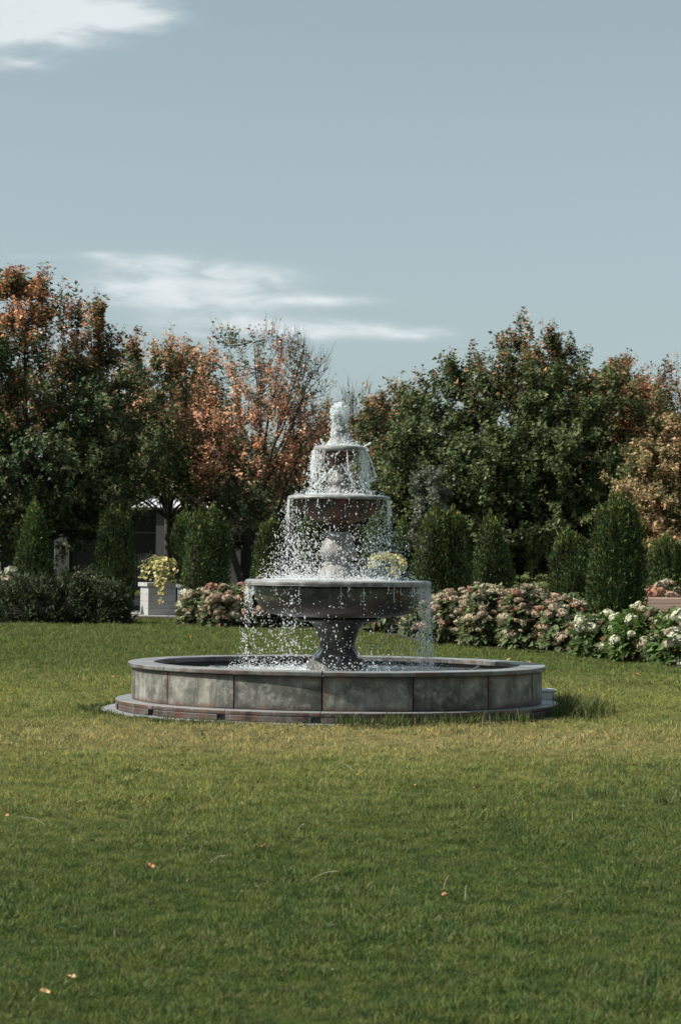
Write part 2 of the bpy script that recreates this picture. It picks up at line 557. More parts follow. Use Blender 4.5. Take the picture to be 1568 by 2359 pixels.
def grass_mat(name, blade=True):
    def f(bb):
        P = bb.n('ShaderNodeNewGeometry').outputs['Position']
        front, worn, back, n1, n2 = lawn_colour(bb, P)
        mid = bb.mix(n2, (0.21, 0.265, 0.078), (0.33, 0.34, 0.135))
        front_green = bb.mix(n2, (0.066, 0.116, 0.031), (0.130, 0.180, 0.056))  # deeper, darker green of the foreground
        straw = bb.mix(n2, (0.34, 0.31, 0.15), (0.46, 0.40, 0.22))
        bk = bb.mix(n2, (0.10, 0.155, 0.042), (0.16, 0.20, 0.065))
        c = bb.mix(bb.ramp(n1, 0.35, 0.65), bb.mix(0.5, mid, bk), mid)
        c = bb.mix(back, c, bk)
        c = bb.mix(front, c, front_green)
        c = bb.mix(bb.math('MULTIPLY', worn, 0.75), c, straw)
        n3 = nz(bb, P, 7.0, 5, 0.7)
        c = bb.mix(1.0, c, bb.mix(bb.ramp(n3, 0.36, 0.62), (0.58, 0.68, 0.66), (1.26, 1.16, 1.02)), 'MULTIPLY')
        if blade:
            r_ = bb.n('ShaderNodeObjectInfo').outputs['Random']
            vc = bb.n('ShaderNodeVertexColor', layer_name='Col').outputs[0]
            c = bb.mix(1.0, c, vc, 'MULTIPLY')
            c = bb.mix(bb.ramp(r_, 0.86, 1.0), c, bb.mix(0.6, c, (0.24, 0.21, 0.11)))
            c = bb.mix(bb.math('MULTIPLY', bb.ramp(r_, 0.5, 0.0), 0.35), c, bb.mix(1.0, c, (0.55, 0.62, 0.6), 'MULTIPLY'))
            p = bb.n('ShaderNodeBsdfPrincipled', {'Base Color': c, 'Roughness': 0.6, 'Specular IOR Level': 0.15})
            t = bb.n('ShaderNodeBsdfTranslucent', {'Color': c})
            return bb.n('ShaderNodeMixShader', {0: 0.25, 1: p.outputs[0], 2: t.outputs[0]}).outputs[0]
        hi = nz(bb, P, 45, 4, 0.75)
        c = bb.mix(1.0, c, bb.mix(hi, (0.25, 0.24, 0.22), (0.80, 0.76, 0.66)), 'MULTIPLY')
        bm = bb.n('ShaderNodeBump', {'Height': hi, 'Strength': 0.8, 'Distance': 0.04}).outputs[0]
        return bb.n('ShaderNodeBsdfPrincipled', {'Base Color': c, 'Roughness': 0.9, 'Normal': bm, 'Specular IOR Level': 0.1}).outputs[0]
    return mat(name, f)


GROUND = grass_mat('lawn_ground', False)
BLADE = grass_mat('grass_blade', True)
TALL = leaf_mat('tall_grass', 0.3, 0.5, 0.3)
MULCH = mat('mulch', lambda bb: bb.n('ShaderNodeBsdfPrincipled', {
    'Base Color': bb.mix(nz(bb, pos(bb), 14, 6, 0.7), (0.012, 0.009, 0.006), (0.06, 0.042, 0.028)), 'Roughness': 0.95,
    'Normal': bb.n('ShaderNodeBump', {'Height': nz(bb, pos(bb), 30), 'Strength': 0.9, 'Distance': 0.05}).outputs[0]}).outputs[0])


def plain(name, a, b_, scale=8, rough=0.7, bump=0.2, stretch=(1, 1, 1), metallic=0.0):
    def f(bb):
        v = pos(bb, stretch)
        n = nz(bb, v, scale, 5, 0.62)
        r_ = bb.n('ShaderNodeObjectInfo').outputs['Random']
        c = bb.mix(n, a, b_)
        c = bb.mix(bb.math('MULTIPLY', r_, 0.25), c, bb.mix(1.0, c, (0.6, 0.6, 0.6), 'MULTIPLY'))
        return bb.n('ShaderNodeBsdfPrincipled', {'Base Color': c, 'Roughness': rough, 'Metallic': metallic,
                    'Normal': bb.n('ShaderNodeBump', {'Height': nz(bb, v, scale * 8), 'Strength': bump, 'Distance': 0.01}).outputs[0]}).outputs[0]
    return mat(name, f)


BLOCK = plain('granite_block', (0.32, 0.325, 0.32), (0.43, 0.435, 0.43), 18, 0.8, 0.3)
URN = plain('urn_metal', (0.025, 0.025, 0.024), (0.06, 0.058, 0.054), 12, 0.6)
PAVE = plain('paving_stone', (0.24, 0.235, 0.225), (0.42, 0.41, 0.39), 6, 0.85)
WALLD = plain('ribbed_wall', (0.035, 0.035, 0.039), (0.052, 0.052, 0.056), 5, 0.9, 0.1)
COLUMN = plain('facade_column', (0.09, 0.09, 0.093), (0.13, 0.13, 0.133), 5, 0.85)
GLASS = mat('dark_glass', lambda bb: bb.n('ShaderNodeBsdfPrincipled', {'Base Color': (0.006, 0.007, 0.007, 1), 'Roughness': 0.18, 'Specular IOR Level': 0.25}).outputs[0])
ROOFM = plain('roof_metal', (0.6, 0.62, 0.64), (0.8, 0.82, 0.84), 4, 0.45, 0.05)
TIMBER = plain('reddish_timber', (0.48, 0.31, 0.25), (0.66, 0.46, 0.38), 3, 0.65, 0.3, (0.3, 4, 6))
WHITEST = plain('white_stone', (0.5, 0.51, 0.52), (0.72, 0.73, 0.74), 10, 0.7)
REDCOPE = plain('reddish_kerb', (0.20, 0.13, 0.10), (0.33, 0.22, 0.18), 8, 0.8)
PIPE = plain('dead_stalk', (0.30, 0.26, 0.19), (0.5, 0.45, 0.36), 20, 0.7)

# ------------------------------------------------------------------ ground
gx = np.concatenate([np.linspace(-900, -40, 12), np.linspace(-32, 32, 65), np.linspace(40, 900, 12)])
gy = np.concatenate([np.linspace(-120, -30, 6), np.linspace(-26, 90, 117), np.linspace(100, 1500, 14)])
X, Y = np.meshgrid(gx, gy)
Z = terrain(X, Y)
V = np.stack([X, Y, Z], -1).reshape(-1, 3)
nx = len(gx)
idx = np.arange(len(gy) - 1)[:, None] * nx + np.arange(nx - 1)[None]
F = np.stack([idx, idx + 1, idx + nx + 1, idx + nx], -1).reshape(-1, 4)
lawn = obj('lawn', raw_mesh('lawn', V, F, smooth=True), GROUND)
tag(lawn, 'mown lawn round the fountain, straw coloured near its base', None, kind='structure')


# mulch bed behind the lawn
edge = [(-260, 1436), (-20, 1440), (290, 1438), (312, 1428), (430, 1432), (470, 1448), (600, 1450), (850, 1456), (1000, 1486), (1180, 1499), (1340, 1511), (1600, 1545), (1800, 1575)]


def ground_pt(px, py):
    d = view_dir(px, py)
    s = CAM.z / -d.z
    return Vector((CAM.x + d.x * s, CAM.y + s, 0))


EDGE = [ground_pt(*e) for e in edge]
ex = np.array([p.x for p in EDGE]); ey = np.array([p.y for p in EDGE])


def bed_y(x):
    return np.interp(x, ex, ey)


xs = np.linspace(ex[0], ex[-1], 90)
rows = []
for k, off in enumerate(np.linspace(0, 1, 24)):
    yy = bed_y(xs) + off * 17 + 0.12 * np.sin(xs * 3.1) * (k == 0)
    rows.append(np.stack([xs, yy, terrain(xs, yy) + 0.03], -1))
V = np.concatenate(rows)
idx = np.arange(23)[:, None] * 90 + np.arange(89)[None]
F = np.stack([idx, idx + 1, idx + 91, idx + 90], -1).reshape(-1, 4)
tag(obj('planting_bed', raw_mesh('planting_bed', V, F, smooth=True), MULCH), 'dark mulch bed under the shrubs', None, kind='structure')

# ------------------------------------------------------------------ grass (stuff): tufts scattered on the lawn
def tuft(name, seed, nb, rad, h, wdt, lean=0.5):
    r = rs(seed)
    g = Geo()
    ang = r.uniform(0, 6.28, nb); rr = rad * np.sqrt(r.uniform(0, 1, nb))
    base = np.stack([rr * np.cos(ang), rr * np.sin(ang), np.full(nb, -0.004)], -1)
    a2 = r.uniform(0, 6.28, nb)
    ln = r.uniform(0.1, lean, nb)
    hh = h * r.uniform(0.55, 1.15, nb)
    d = np.stack([np.cos(a2) * ln, np.sin(a2) * ln, np.ones(nb)], -1)
    side = np.stack([-np.sin(a2), np.cos(a2), np.zeros(nb)], -1)
    a3 = r.uniform(0, 6.28, nb)
    side = np.stack([np.cos(a3), np.sin(a3), np.zeros(nb)], -1)
    w_ = wdt * r.uniform(0.7, 1.3, nb)[:, None]
    m = base + d * (hh * 0.55)[:, None]
    t = base + d * hh[:, None] + np.stack([np.cos(a2), np.sin(a2), -0.25 * np.ones(nb)], -1) * (hh * ln * 0.6)[:, None]
    V = np.stack([base - side * w_ / 2, base + side * w_ / 2, m + side * w_ * 0.42, m - side * w_ * 0.42, t], 1).reshape(-1, 3)
    i = np.arange(nb)[:, None] * 5
    tone = r.uniform(0.7, 1.35, nb)[:, None] * np.array([[1, 1, 1]]) * np.stack([r.uniform(0.85, 1.25, nb), np.ones(nb), r.uniform(0.8, 1.1, nb)], -1)
    c = np.repeat(tone, 5, axis=0)
    c.reshape(nb, 5, 3)[:, :2] *= 0.8
    return raw_mesh(name, V, [i + np.array([[0, 1, 2, 3]]), i + np.array([[3, 2, 4]])], c)


tcol = bpy.data.collections.new('tuft_kinds')
for k in range(8):
    o = bpy.data.objects.new('tuft_kind_%d' % k, tuft('tuft', 50 + k, 26, 0.050, 0.036, 0.0032, 0.8))
    o.data.materials.append(BLADE)
    tcol.objects.link(o)

pts = []
scl = []
r = rs(5)


def scatter(y0, y1, dens, margin, s):
    """density per m2 over the wedge the lens sees, with room to either side"""
    hw1 = (y1 - CAM.y) * 0.1408 * margin + 2.6
    n = int(dens * 2 * hw1 * (y1 - y0))
    x = r.uniform(-hw1, hw1, n)
    y = r.uniform(y0, y1, n)
    hw = (y - CAM.y) * 0.1408 * margin + 2.6
    k = (np.abs(x) < hw) & (np.hypot(x, y) > np.where((x < 0.5) & (y < 1.2), 2.53, 2.42)) & (y < bed_y(x) - 0.02)
    x, y = x[k], y[k]
    pts.append(np.stack([x, y, terrain(x, y)], -1))
    scl.append(s * r.uniform(0.65, 1.3, len(x)) * (1 + 0.28 * noise3(pts[-1], 1.7, 3) + 0.32 * noise3(pts[-1], 7.0, 4)))


scatter(-19.6, -15.5, 1250, 1.3, 0.9)
scatter(-15.5, -11.0, 800, 1.3, 1.0)
scatter(-11.0, -5.0, 400, 1.3, 1.15)
scatter(-5.0, 4.0, 150, 1.25, 1.35)
scatter(4.0, 16.0, 60, 1.2, 1.7)
scatter(16.0, 42.0, 26, 1.15, 2.3)
P = np.concatenate(pts); S = np.concatenate(scl)
pm = bpy.data.meshes.new('grass')
pm.vertices.add(len(P)); pm.vertices.foreach_set('co', P.astype(np.float32).ravel())
a = pm.attributes.new('scl', 'FLOAT', 'POINT'); a.data.foreach_set('value', np.clip(S, 0.62, 4).astype(np.float32))
a = pm.attributes.new('rot', 'FLOAT_VECTOR', 'POINT')
rot = np.stack([r.normal(0, 0.12, len(P)), r.normal(0, 0.12, len(P)), r.uniform(0, 6.28, len(P))], -1)
a.data.foreach_set('vector', rot.astype(np.float32).ravel())
pm.update()
grass = obj('grass', pm, BLADE)
tag(grass, 'short mown grass blades of the lawn', 'grass', kind='stuff')
ng = bpy.data.node_groups.new('grass_scatter', 'GeometryNodeTree')
ng.interface.new_socket('Geometry', in_out='INPUT', socket_type='NodeSocketGeometry')
ng.interface.new_socket('Geometry', in_out='OUTPUT', socket_type='NodeSocketGeometry')
gi = ng.nodes.new('NodeGroupInput'); go = ng.nodes.new('NodeGroupOutput')
ci = ng.nodes.new('GeometryNodeCollectionInfo')
ci.inputs['Collection'].default_value = tcol
ci.inputs['Separate Children'].default_value = True
ci.inputs['Reset Children'].default_value = True
ip = ng.nodes.new('GeometryNodeInstanceOnPoints')
ip.inputs['Pick Instance'].default_value = True
na = ng.nodes.new('GeometryNodeInputNamedAttribute'); na.data_type = 'FLOAT'; na.inputs[0].default_value = 'scl'
nr = ng.nodes.new('GeometryNodeInputNamedAttribute'); nr.data_type = 'FLOAT_VECTOR'; nr.inputs[0].default_value = 'rot'
ri = ng.nodes.new('FunctionNodeRandomValue'); ri.data_type = 'INT'
ri.inputs[4].default_value = 0; ri.inputs[5].default_value = 7
L = ng.links.new
L(gi.outputs[0], ip.inputs['Points']); L(ci.outputs[0], ip.inputs['Instance'])
L(ri.outputs[2], ip.inputs['Instance Index'])
L(nr.outputs[0], ip.inputs['Rotation'])
L(na.outputs[0], ip.inputs['Scale'])
L(ip.outputs[0], go.inputs[0])
md = grass.modifiers.new('scatter', 'NODES'); md.node_group = ng


# longer grass left uncut round the basin, and coarse tufts in the lawn
def tall_grass(name, centres, hs_, n_each, spread, label, seed, greens=((0.05, 0.085, 0.02), (0.10, 0.13, 0.035), (0.22, 0.2, 0.09))):
    r = rs(seed)
    g = Geo()
    C = np.repeat(np.asarray(centres, float), n_each, axis=0)
    H = np.repeat(np.asarray(hs_, float), n_each) * r.uniform(0.4, 1.15, len(C))
    n = len(C)
    C = C + np.stack([r.normal(0, spread, n), r.normal(0, spread, n), np.zeros(n)], -1)
    a = r.uniform(0, 6.28, n); ln = r.uniform(0.05, 0.75, n)
    out = np.stack([np.cos(a), np.sin(a), np.zeros(n)], -1)
    a3 = r.uniform(0, 6.28, n)
    s = np.stack([np.cos(a3), np.sin(a3), np.zeros(n)], -1) * (0.0028 + 0.0018 * r.uniform(size=(n, 1)))
    up = np.array([[0, 0, 1.0]])
    p1 = C + up * (H * 0.5)[:, None] + out * (H * ln * 0.25)[:, None]
    p2 = C + up * (H * (1 - 0.25 * ln))[:, None] + out * (H * ln * 0.85)[:, None]
    V = np.stack([C - s, C + s, p1 + s * 0.9, p1 - s * 0.9, p2], 1).reshape(-1, 3)
    i = np.arange(n)[:, None] * 5
    pick = r.choice(len(greens), n, p=(0.5, 0.33, 0.17))
    c = np.array(greens)[pick] * r.uniform(0.7, 1.3, (n, 1))
    me = raw_mesh(name, V, [i + np.array([[0, 1, 2, 3]]), i + np.array([[3, 2, 4]])], np.repeat(c, 5, axis=0))
    return tag(obj(name, me, TALL), label, 'grass', kind='stuff')


r = rs(21)
cs, hh = [], []
for k in range(620):
    th = r.uniform(-math.pi, math.pi)
    dens = 0.5 + 0.5 * math.sin(th * 5 + 1) * math.sin(th * 2.3)
    if th > 1.15 and th < 2.1:
        dens = 1.6
    if r.uniform() > dens * 0.9 + 0.18:
        continue
    rb = 2.55 if -2.4 < th < -0.15 else 2.42
    rad_ = rb + abs(r.normal(0, 0.10 if not (1.1 < th < 2.1) else 0.24))
    cs.append((rad_ * math.sin(th), -rad_ * math.cos(th), 0))
    hh.append((0.06 + 0.05 * r.uniform()) * (2.6 if 1.15 < th < 2.0 else (1.8 if 0.0 < th < 0.9 else 0.75)))
tall_grass('tall_grass', cs, hh, 26, 0.035, 'long uncut grass growing against the foot of the fountain basin', 22)

r = rs(23)
n = 900
th = r.normal(0.35, 0.5, n)
rad_ = 2.50 + np.abs(r.normal(0, 0.10, n))
P = np.stack([rad_ * np.sin(th), -rad_ * np.cos(th), 0.012 + 0.03 * r.uniform(size=n)], -1)
g = Geo()
a_ = r.uniform(0, 6.28, n)
leaves(g, P, np.stack([np.cos(a_), np.sin(a_), r.normal(0, .25, n)], -1), unit(r.normal(size=(n, 3)) * .4 + [0, 0, 1]), 0.05 * np.exp(r.normal(0, .4, n)), 0.006 * np.ones(n),
       np.array([[0.34, 0.26, 0.16]]) * np.exp(r.normal(0, .35, (n, 1))))
tag(obj('dead_grass', g.mesh('dead_grass'), TALL), 'dead straw and clippings caught at the front foot of the basin', 'straw', kind='stuff')

# ------------------------------------------------------------------ fountain
ft = empty('fountain', (0, 0, 0), 'round three tiered stone fountain with water spilling into a low circular basin', 'fountain')
N15 = 15
A0 = R(-3.75)
STEP = 2 * math.pi / N15


def rounded(r0, r1, z0, z1, b_=0.012, n=3):
    """profile loop, outer edges eased: starts inner bottom"""
    pts_ = [(r0, z0), (r1 - b_, z0)]
    for i in range(1, n + 1):
        t = i / n * math.pi / 2
        pts_.append((r1 - b_ + b_ * math.sin(t), z0 + b_ - b_ * math.cos(t)))
    for i in range(0, n + 1):
        t = i / n * math.pi / 2
        pts_.append((r1 - b_ + b_ * math.cos(t), z1 - b_ + b_ * math.sin(t)))
    pts_.append((r0 + b_ * 0.6, z1))
    pts_.append((r0, z1 - b_ * 0.6))
    return pts_


rr = rs(31)
for k in range(N15):
    a0 = A0 + k * STEP; a1 = a0 + STEP
    am = (a0 + a1) / 2
    sa = math.atan2(math.sin(am), math.cos(am))
    g = Geo()
    arc_block(g, rounded(2.115, 2.2 + rr.uniform(-.003, .003), 0.142, 0.478, 0.008), a0 + 0.0032, a1 - 0.0032, 8)
    me = g.mesh('wall_panel')
    obj('wall_panel', me, PANEL, ft)
    g = Geo()
    j = rr.uniform(-0.004, 0.004)
    arc_block(g, rounded(1.962, 2.245 + rr.uniform(-.003, .003), 0.482 + rr.uniform(-.002, .002), 0.533 + rr.uniform(-.002, .002), 0.013), a0 + j + 0.0014, a1 + j - 0.0014, 8)
    obj('coping_stone', g.mesh('coping_stone'), COPING, ft)
    g = Geo()
    notch = 0.04 if sa < -0.05 else 0.006
    arc_block(g, rounded(2.05, 2.375, 0.092, 0.140, 0.014), a0 + 0.001, a1 - 0.002, 8)
    arc_block(g, rounded(2.05, 2.371, 0.034, 0.0915, 0.006), a0 + 0.002, a1 - notch, 8)
    obj('plinth_block', g.mesh('plinth_block'), PLINTH, ft)
g = Geo()
arc_block(g, [(2.0, 0.01), (2.11, 0.01), (2.11, 0.477), (2.0, 0.477)], 0, 2 * math.pi - 1e-5, 96)
arc_block(g, [(2.2, 0.0), (2.33, 0.0), (2.33, 0.09), (2.2, 0.09)], 0, 2 * math.pi - 1e-5, 96)
obj('basin_core', g.mesh('basin_core'), DARK, ft)
g = Geo()
for k in range(12):
    arc_block(g, rounded(1.9, 2.525 - 0.06 * (math.sin(k * math.pi / 6 + 0.2) > 0.1), -0.05, 0.030, 0.008), k * math.pi / 6 + 0.002, (k + 1) * math.pi / 6 - 0.002, 8)
obj('foundation_ring', g.mesh('foundation_ring'), SLAB, ft)


def turned(name, prof, m, seg=72, label=None):
    V, F, n, k = lathe(prof, seg)
    o = obj(name, raw_mesh(name, V, F, smooth=True), m, ft)
    if label:
        o['label'] = label
    return o


def smooth_prof(pts_, n=4):
    """Catmull-Rom through the points"""
    P_ = [np.array(p, float) for p in pts_]
    P_ = [2 * P_[0] - P_[1]] + P_ + [2 * P_[-1] - P_[-2]]
    o = []
    for i in range(1, len(P_) - 2):
        p0, p1, p2, p3 = P_[i - 1:i + 3]
        for j in range(n):
            t = j / n
            o.append(0.5 * ((2 * p1) + (-p0 + p2) * t + (2 * p0 - 5 * p1 + 4 * p2 - p3) * t * t + (-p0 + 3 * p1 - 3 * p2 + p3) * t ** 3))
    o.append(P_[-2])
    return [(max(0.0, float(q[0])), float(q[1])) for q in o]


pr = lambda px, py: (px / 261.0, (2008 - py) / 261.0)
# bell foot and pedestal stem
turned('pedestal_foot', smooth_prof([(0.36, 0.36), (0.335, 0.47), pr(80, 1868), pr(66, 1850), pr(54, 1832)], 5) + [pr(51.5, 1829.5), pr(40, 1829)],
       mat('foot_concrete', stone_build(base=(0.11, 0.11, 0.10), light=(0.22, 0.22, 0.205), dark=(0.04, 0.04, 0.036), rust_amt=0.2, rough=0.55, top_pale_wet=False)))
turned('pedestal', [pr(45, 1830)] + smooth_prof([pr(51, 1829), pr(50, 1815), pr(53, 1800), pr(62, 1776), pr(73, 1760), pr(82, 1752)], 4) + [pr(84, 1751)], STEM)
turned('collar', [pr(60, 1753), pr(113, 1752.5), pr(117, 1751), pr(118, 1746), pr(112, 1740), pr(60, 1739)], STEM)
# lower bowl
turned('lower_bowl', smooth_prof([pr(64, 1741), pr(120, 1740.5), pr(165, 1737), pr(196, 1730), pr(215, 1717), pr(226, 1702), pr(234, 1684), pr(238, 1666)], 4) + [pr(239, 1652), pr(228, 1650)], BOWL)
rim1 = smooth_prof([(0.80, 1.372), (0.985, 1.362), (1.001, 1.370), (1.006, 1.388), (1.000, 1.410), (0.978, 1.423), (0.950, 1.427), (0.942, 1.418), (0.90, 1.41), (0.60, 1.30)], 4)
turned('lower_rim', rim1, RIM, 96)
# lower baluster
bal1 = [(0.19, 1.30), (0.20, 1.42), pr(51, 1636), pr(51, 1620), pr(49, 1619), pr(49, 1607), pr(45, 1604), pr(40, 1597), pr(36, 1592), pr(38, 1591), pr(38, 1586), pr(35, 1584)] + \
    smooth_prof([pr(37, 1582), pr(46, 1574), pr(51, 1563), pr(51, 1553), pr(46, 1538), pr(38, 1521), pr(31, 1508), pr(29, 1500)], 4)
turned('lower_baluster', bal1, BALU, 48)
# middle bowl
turned('middle_bowl', smooth_prof([pr(29, 1503), pr(30, 1488), pr(34, 1477), pr(60, 1470), pr(86, 1459), pr(108, 1442), pr(122, 1425), pr(127, 1412)], 4) + [pr(128, 1409), pr(120, 1408)],
       mat('middle_bowl_concrete', stone_build(base=(0.05, 0.036, 0.028), light=(0.11, 0.09, 0.075), dark=(0.015, 0.012, 0.010), rust=(0.13, 0.042, 0.017), rust_amt=0.9, rough=0.6)))
rim2 = smooth_prof([(0.43, 2.292), (0.538, 2.288), (0.553, 2.294), (0.556, 2.304), (0.545, 2.322), (0.525, 2.332), (0.50, 2.334), (0.48, 2.325), (0.3, 2.28)], 4)
turned('middle_rim', rim2, RIM, 80)
bal2 = [(0.12, 2.26), pr(36, 1398), pr(36, 1390), pr(33, 1388), pr(31, 1382), pr(28, 1379), pr(28, 1376), pr(26, 1374)] + \
    smooth_prof([pr(28, 1371), pr(33, 1362), pr(33, 1355), pr(29, 1343), pr(22, 1328), pr(16, 1316), pr(15, 1309)], 4)
turned('upper_baluster', bal2, BALU, 40)
# upper bowl, its underside fluted
V, F, n, k = lathe(smooth_prof([pr(15, 1312), pr(20, 1306), pr(34, 1297), pr(48, 1286), pr(56, 1277), pr(58, 1272)], 3) + [pr(50, 1270.5)], 64)
rad_ = np.hypot(V[:, 0], V[:, 1]); th = np.arctan2(V[:, 0], -V[:, 1])
V[:, :2] *= (1 + 0.05 * np.abs(np.sin(th * 8)))[:, None]
obj('upper_bowl', raw_mesh('upper_bowl', V, F, smooth=True), MATS['middle_bowl_concrete'], ft)
rim3 = smooth_prof([(0.19, 2.812), (0.262, 2.810), (0.281, 2.818), (0.285, 2.834), (0.277, 2.856), (0.258, 2.868), (0.235, 2.866), (0.2, 2.84), (0.1, 2.83)], 4)
turned('upper_rim', rim3, RIM, 64)
fin = [(0.12, 2.83), (0.118, 2.87), (0.10, 2.885), (0.092, 2.93), (0.078, 2.965), (0.062, 2.985)] + \
    smooth_prof([(0.07, 2.992), (0.086, 3.02), (0.082, 3.05), (0.060, 3.075), (0.052, 3.10), (0.066, 3.135), (0.070, 3.17), (0.055, 3.21), (0.025, 3.235), (0.0, 3.24)], 3)
turned('finial', fin, BALU, 32)

# water lying in the basin and the bowls
rr_ = np.concatenate([[0.3], np.linspace(0.36, 1.999, 34)])
th = np.linspace(0, 2 * math.pi, 120, endpoint=False)
RRg, TT = np.meshgrid(rr_, th)
V = np.stack([RRg * np.sin(TT), -RRg * np.cos(TT), np.zeros_like(RRg)], -1).reshape(-1, 3)
V[:, 2] = 0.432 + (0.010 * noise3(V, 14, 4) + 0.007 * noise3(V, 40, 5)) * (1.5 - 0.5 * np.hypot(V[:, 0], V[:, 1]))
k = len(rr_)
F = [(i * k + j, ((i + 1) % 120) * k + j, ((i + 1) % 120) * k + j + 1, i * k + j + 1) for i in range(120) for j in range(k - 1)]
o = obj('basin_water', raw_mesh('basin_water', V, np.array(F), smooth=True), POOL, ft)


def froth(name, r0, r1, z, amp, seed, sc_=30, m=DROP):
    """churned water lying in a bowl: a lumpy ring"""
    nr_, nt_ = 16, 110
    a_, b_ = np.meshgrid(np.linspace(0, 1, nr_), np.linspace(0, 2 * math.pi, nt_, endpoint=False))
    rad = r0 + (r1 - r0) * a_
    V = np.stack([rad * np.sin(b_), -rad * np.cos(b_), np.zeros_like(rad)], -1).reshape(-1, 3)
    env = (np.clip(1 - np.abs(a_ * 2 - 0.9), 0.12, 1)).ravel()
    nn = noise3(V, sc_, seed) * 0.6 + noise3(V, sc_ * 2.3, seed + 1) * 0.5
    V[:, 2] = z + amp * np.clip(nn + 0.35, -0.3, 1.4) * env
    F = [(i * nr_ + j, ((i + 1) % nt_) * nr_ + j, ((i + 1) % nt_) * nr_ + j + 1, i * nr_ + j + 1) for i in range(nt_) for j in range(nr_ - 1)]
    return obj(name, raw_mesh(name, V, np.array(F), smooth=True), m, ft)


froth('bowl_water', 0.17, 0.93, 1.415, 0.028, 71, 22)
froth('bowl_water', 0.10, 0.50, 2.328, 0.034, 75, 34)
froth('bowl_water', 0.07, 0.262, 2.862, 0.026, 79, 48)

# bell shaped film of water sliding off the pedestal foot
for a0_, a1_, s0 in ((-2.5, -0.85, 0), (0.95, 2.6, 3)):
    V, F, n, k = lathe(smooth_prof([(0.2, 0.69), (0.225, 0.66), (0.262, 0.60), (0.31, 0.52), (0.352, 0.43)], 4), 30, a0_, a1_)
    V[:, :2] *= (1 + 0.03 * noise3(V, 25, 90 + s0))[:, None]
    obj('water_film', raw_mesh('water_film', V, F, smooth=True), SHEET, ft)

# boiling head and veil over the finial
ang = np.linspace(0, 2 * math.pi, 72, endpoint=False)
prof = smooth_prof([(0.0, 3.348), (0.05, 3.335), (0.085, 3.295), (0.102, 3.235), (0.10, 3.18), (0.082, 3.12), (0.085, 3.04), (0.095, 2.96), (0.115, 2.90), (0.15, 2.868)], 6)
V, F, n, k = lathe(prof, 72)
zz = V[:, 2]
bump_ = noise3(V, 42, 61) * 0.010 + noise3(V, 95, 62) * 0.007
grow = np.clip((3.05 - zz) / 0.2, 0, 1)
right = np.clip(V[:, 0] / 0.1, 0, 1)
V[:, :2] *= (1 + bump_ / 0.09 + grow * right * 0.55)[:, None]
V[:, 2] += np.clip(zz - 3.1, 0, 1) * noise3(V, 60, 63) * 0.08
obj('water_veil', raw_mesh('water_veil', V, F, smooth=True), FILM, ft)
V2, F2, n, k = lathe(smooth_prof([(0.0, 3.335), (0.045, 3.32), (0.075, 3.28), (0.088, 3.235), (0.078, 3.20), (0.05, 3.19)], 6), 60)
V2 *= 1.0
V2[:, :2] *= (1 + noise3(V2, 55, 64) * 0.10 + noise3(V2, 120, 66) * 0.06)[:, None]
V2[:, 2] += noise3(V2, 50, 65) * 0.008
obj('water_head', raw_mesh('water_head', V2, F2, smooth=True), FILM, ft)

# ---- falling water: droplets and threads, one stuff object each tier
OCT = np.array([(1, 0, 0), (-1, 0, 0), (0, 1, 0), (0, -1, 0), (0, 0, 1), (0, 0, -1)], float)
OCF = np.array([(0, 2, 4), (2, 1, 4), (1, 3, 4), (3, 0, 4), (2, 0, 5), (1, 2, 5), (3, 1, 5), (0, 3, 5)])
# one subdivision of the octahedron
_mid = {}
Vv = [tuple(v) for v in OCT]
Ff = []
for f_ in OCF:
    ids = []
    for i in range(3):
        a_, b_ = sorted((int(f_[i]), int(f_[(i + 1) % 3])))
        if (a_, b_) not in _mid:
            m_ = (np.array(Vv[a_]) + np.array(Vv[b_])); m_ /= np.linalg.norm(m_)
            _mid[(a_, b_)] = len(Vv); Vv.append(tuple(m_))
        ids.append(_mid[(a_, b_)])
    x_, y_, z_ = map(int, f_)
    Ff += [(x_, ids[0], ids[2]), (ids[0], y_, ids[1]), (ids[2], ids[1], z_), tuple(ids)]
DV, DF = np.array(Vv), np.array(Ff)


def drops(g, P, rad, stretch=1.0):
    n = len(P)
    r_ = rs(int(abs(P).sum()) % 1000)
    st = np.ones((n, 1, 3)); st[:, 0, 2] = stretch if np.isscalar(stretch) else stretch
    jit = 1 + 0.18 * r_.normal(size=(n, 6, 1))
    V = P[:, None] + OCT[None] * jit * rad[:, None, None] * st * 1.12
    F = (np.arange(n)[:, None, None] * 6 + OCF[None]).reshape(-1, 3)
    g.add(V.reshape(-1, 3), F)


def curtain(g, seed, n, r_rim, z_top, z_bot, v_out, rsd, jitter, dens=None, gamma=1.0):
    """drops leaving the rim and falling on ballistic paths"""
    r_ = rs(seed)
    th = r_.uniform(-math.pi, math.pi, n * 3)
    if dens is not None:
        keep = r_.uniform(size=n * 3) < dens(th)
        th = th[keep]
    th = th[:n]
    n = len(th)
    f = r_.uniform(size=n) ** gamma
    z = z_top - f * (z_top - z_bot)
    t = np.sqrt(np.maximum(z_top - z, 0) * 2 / 9.8)
    vo = v_out * np.exp(r_.normal(0, 0.7, n))
    rad = r_rim + vo * t + r_.normal(0, 1, n) * jitter * (0.15 + t)
    P = np.stack([rad * np.sin(th), -rad * np.cos(th), z], -1)
    P[:, 0] += r_.normal(0, jitter * 0.7, n) * t
    size = rsd * np.exp(r_.normal(0, 0.38, n))
    drops(g, P, size, 1.1 + 1.5 * r_.uniform(size=n))


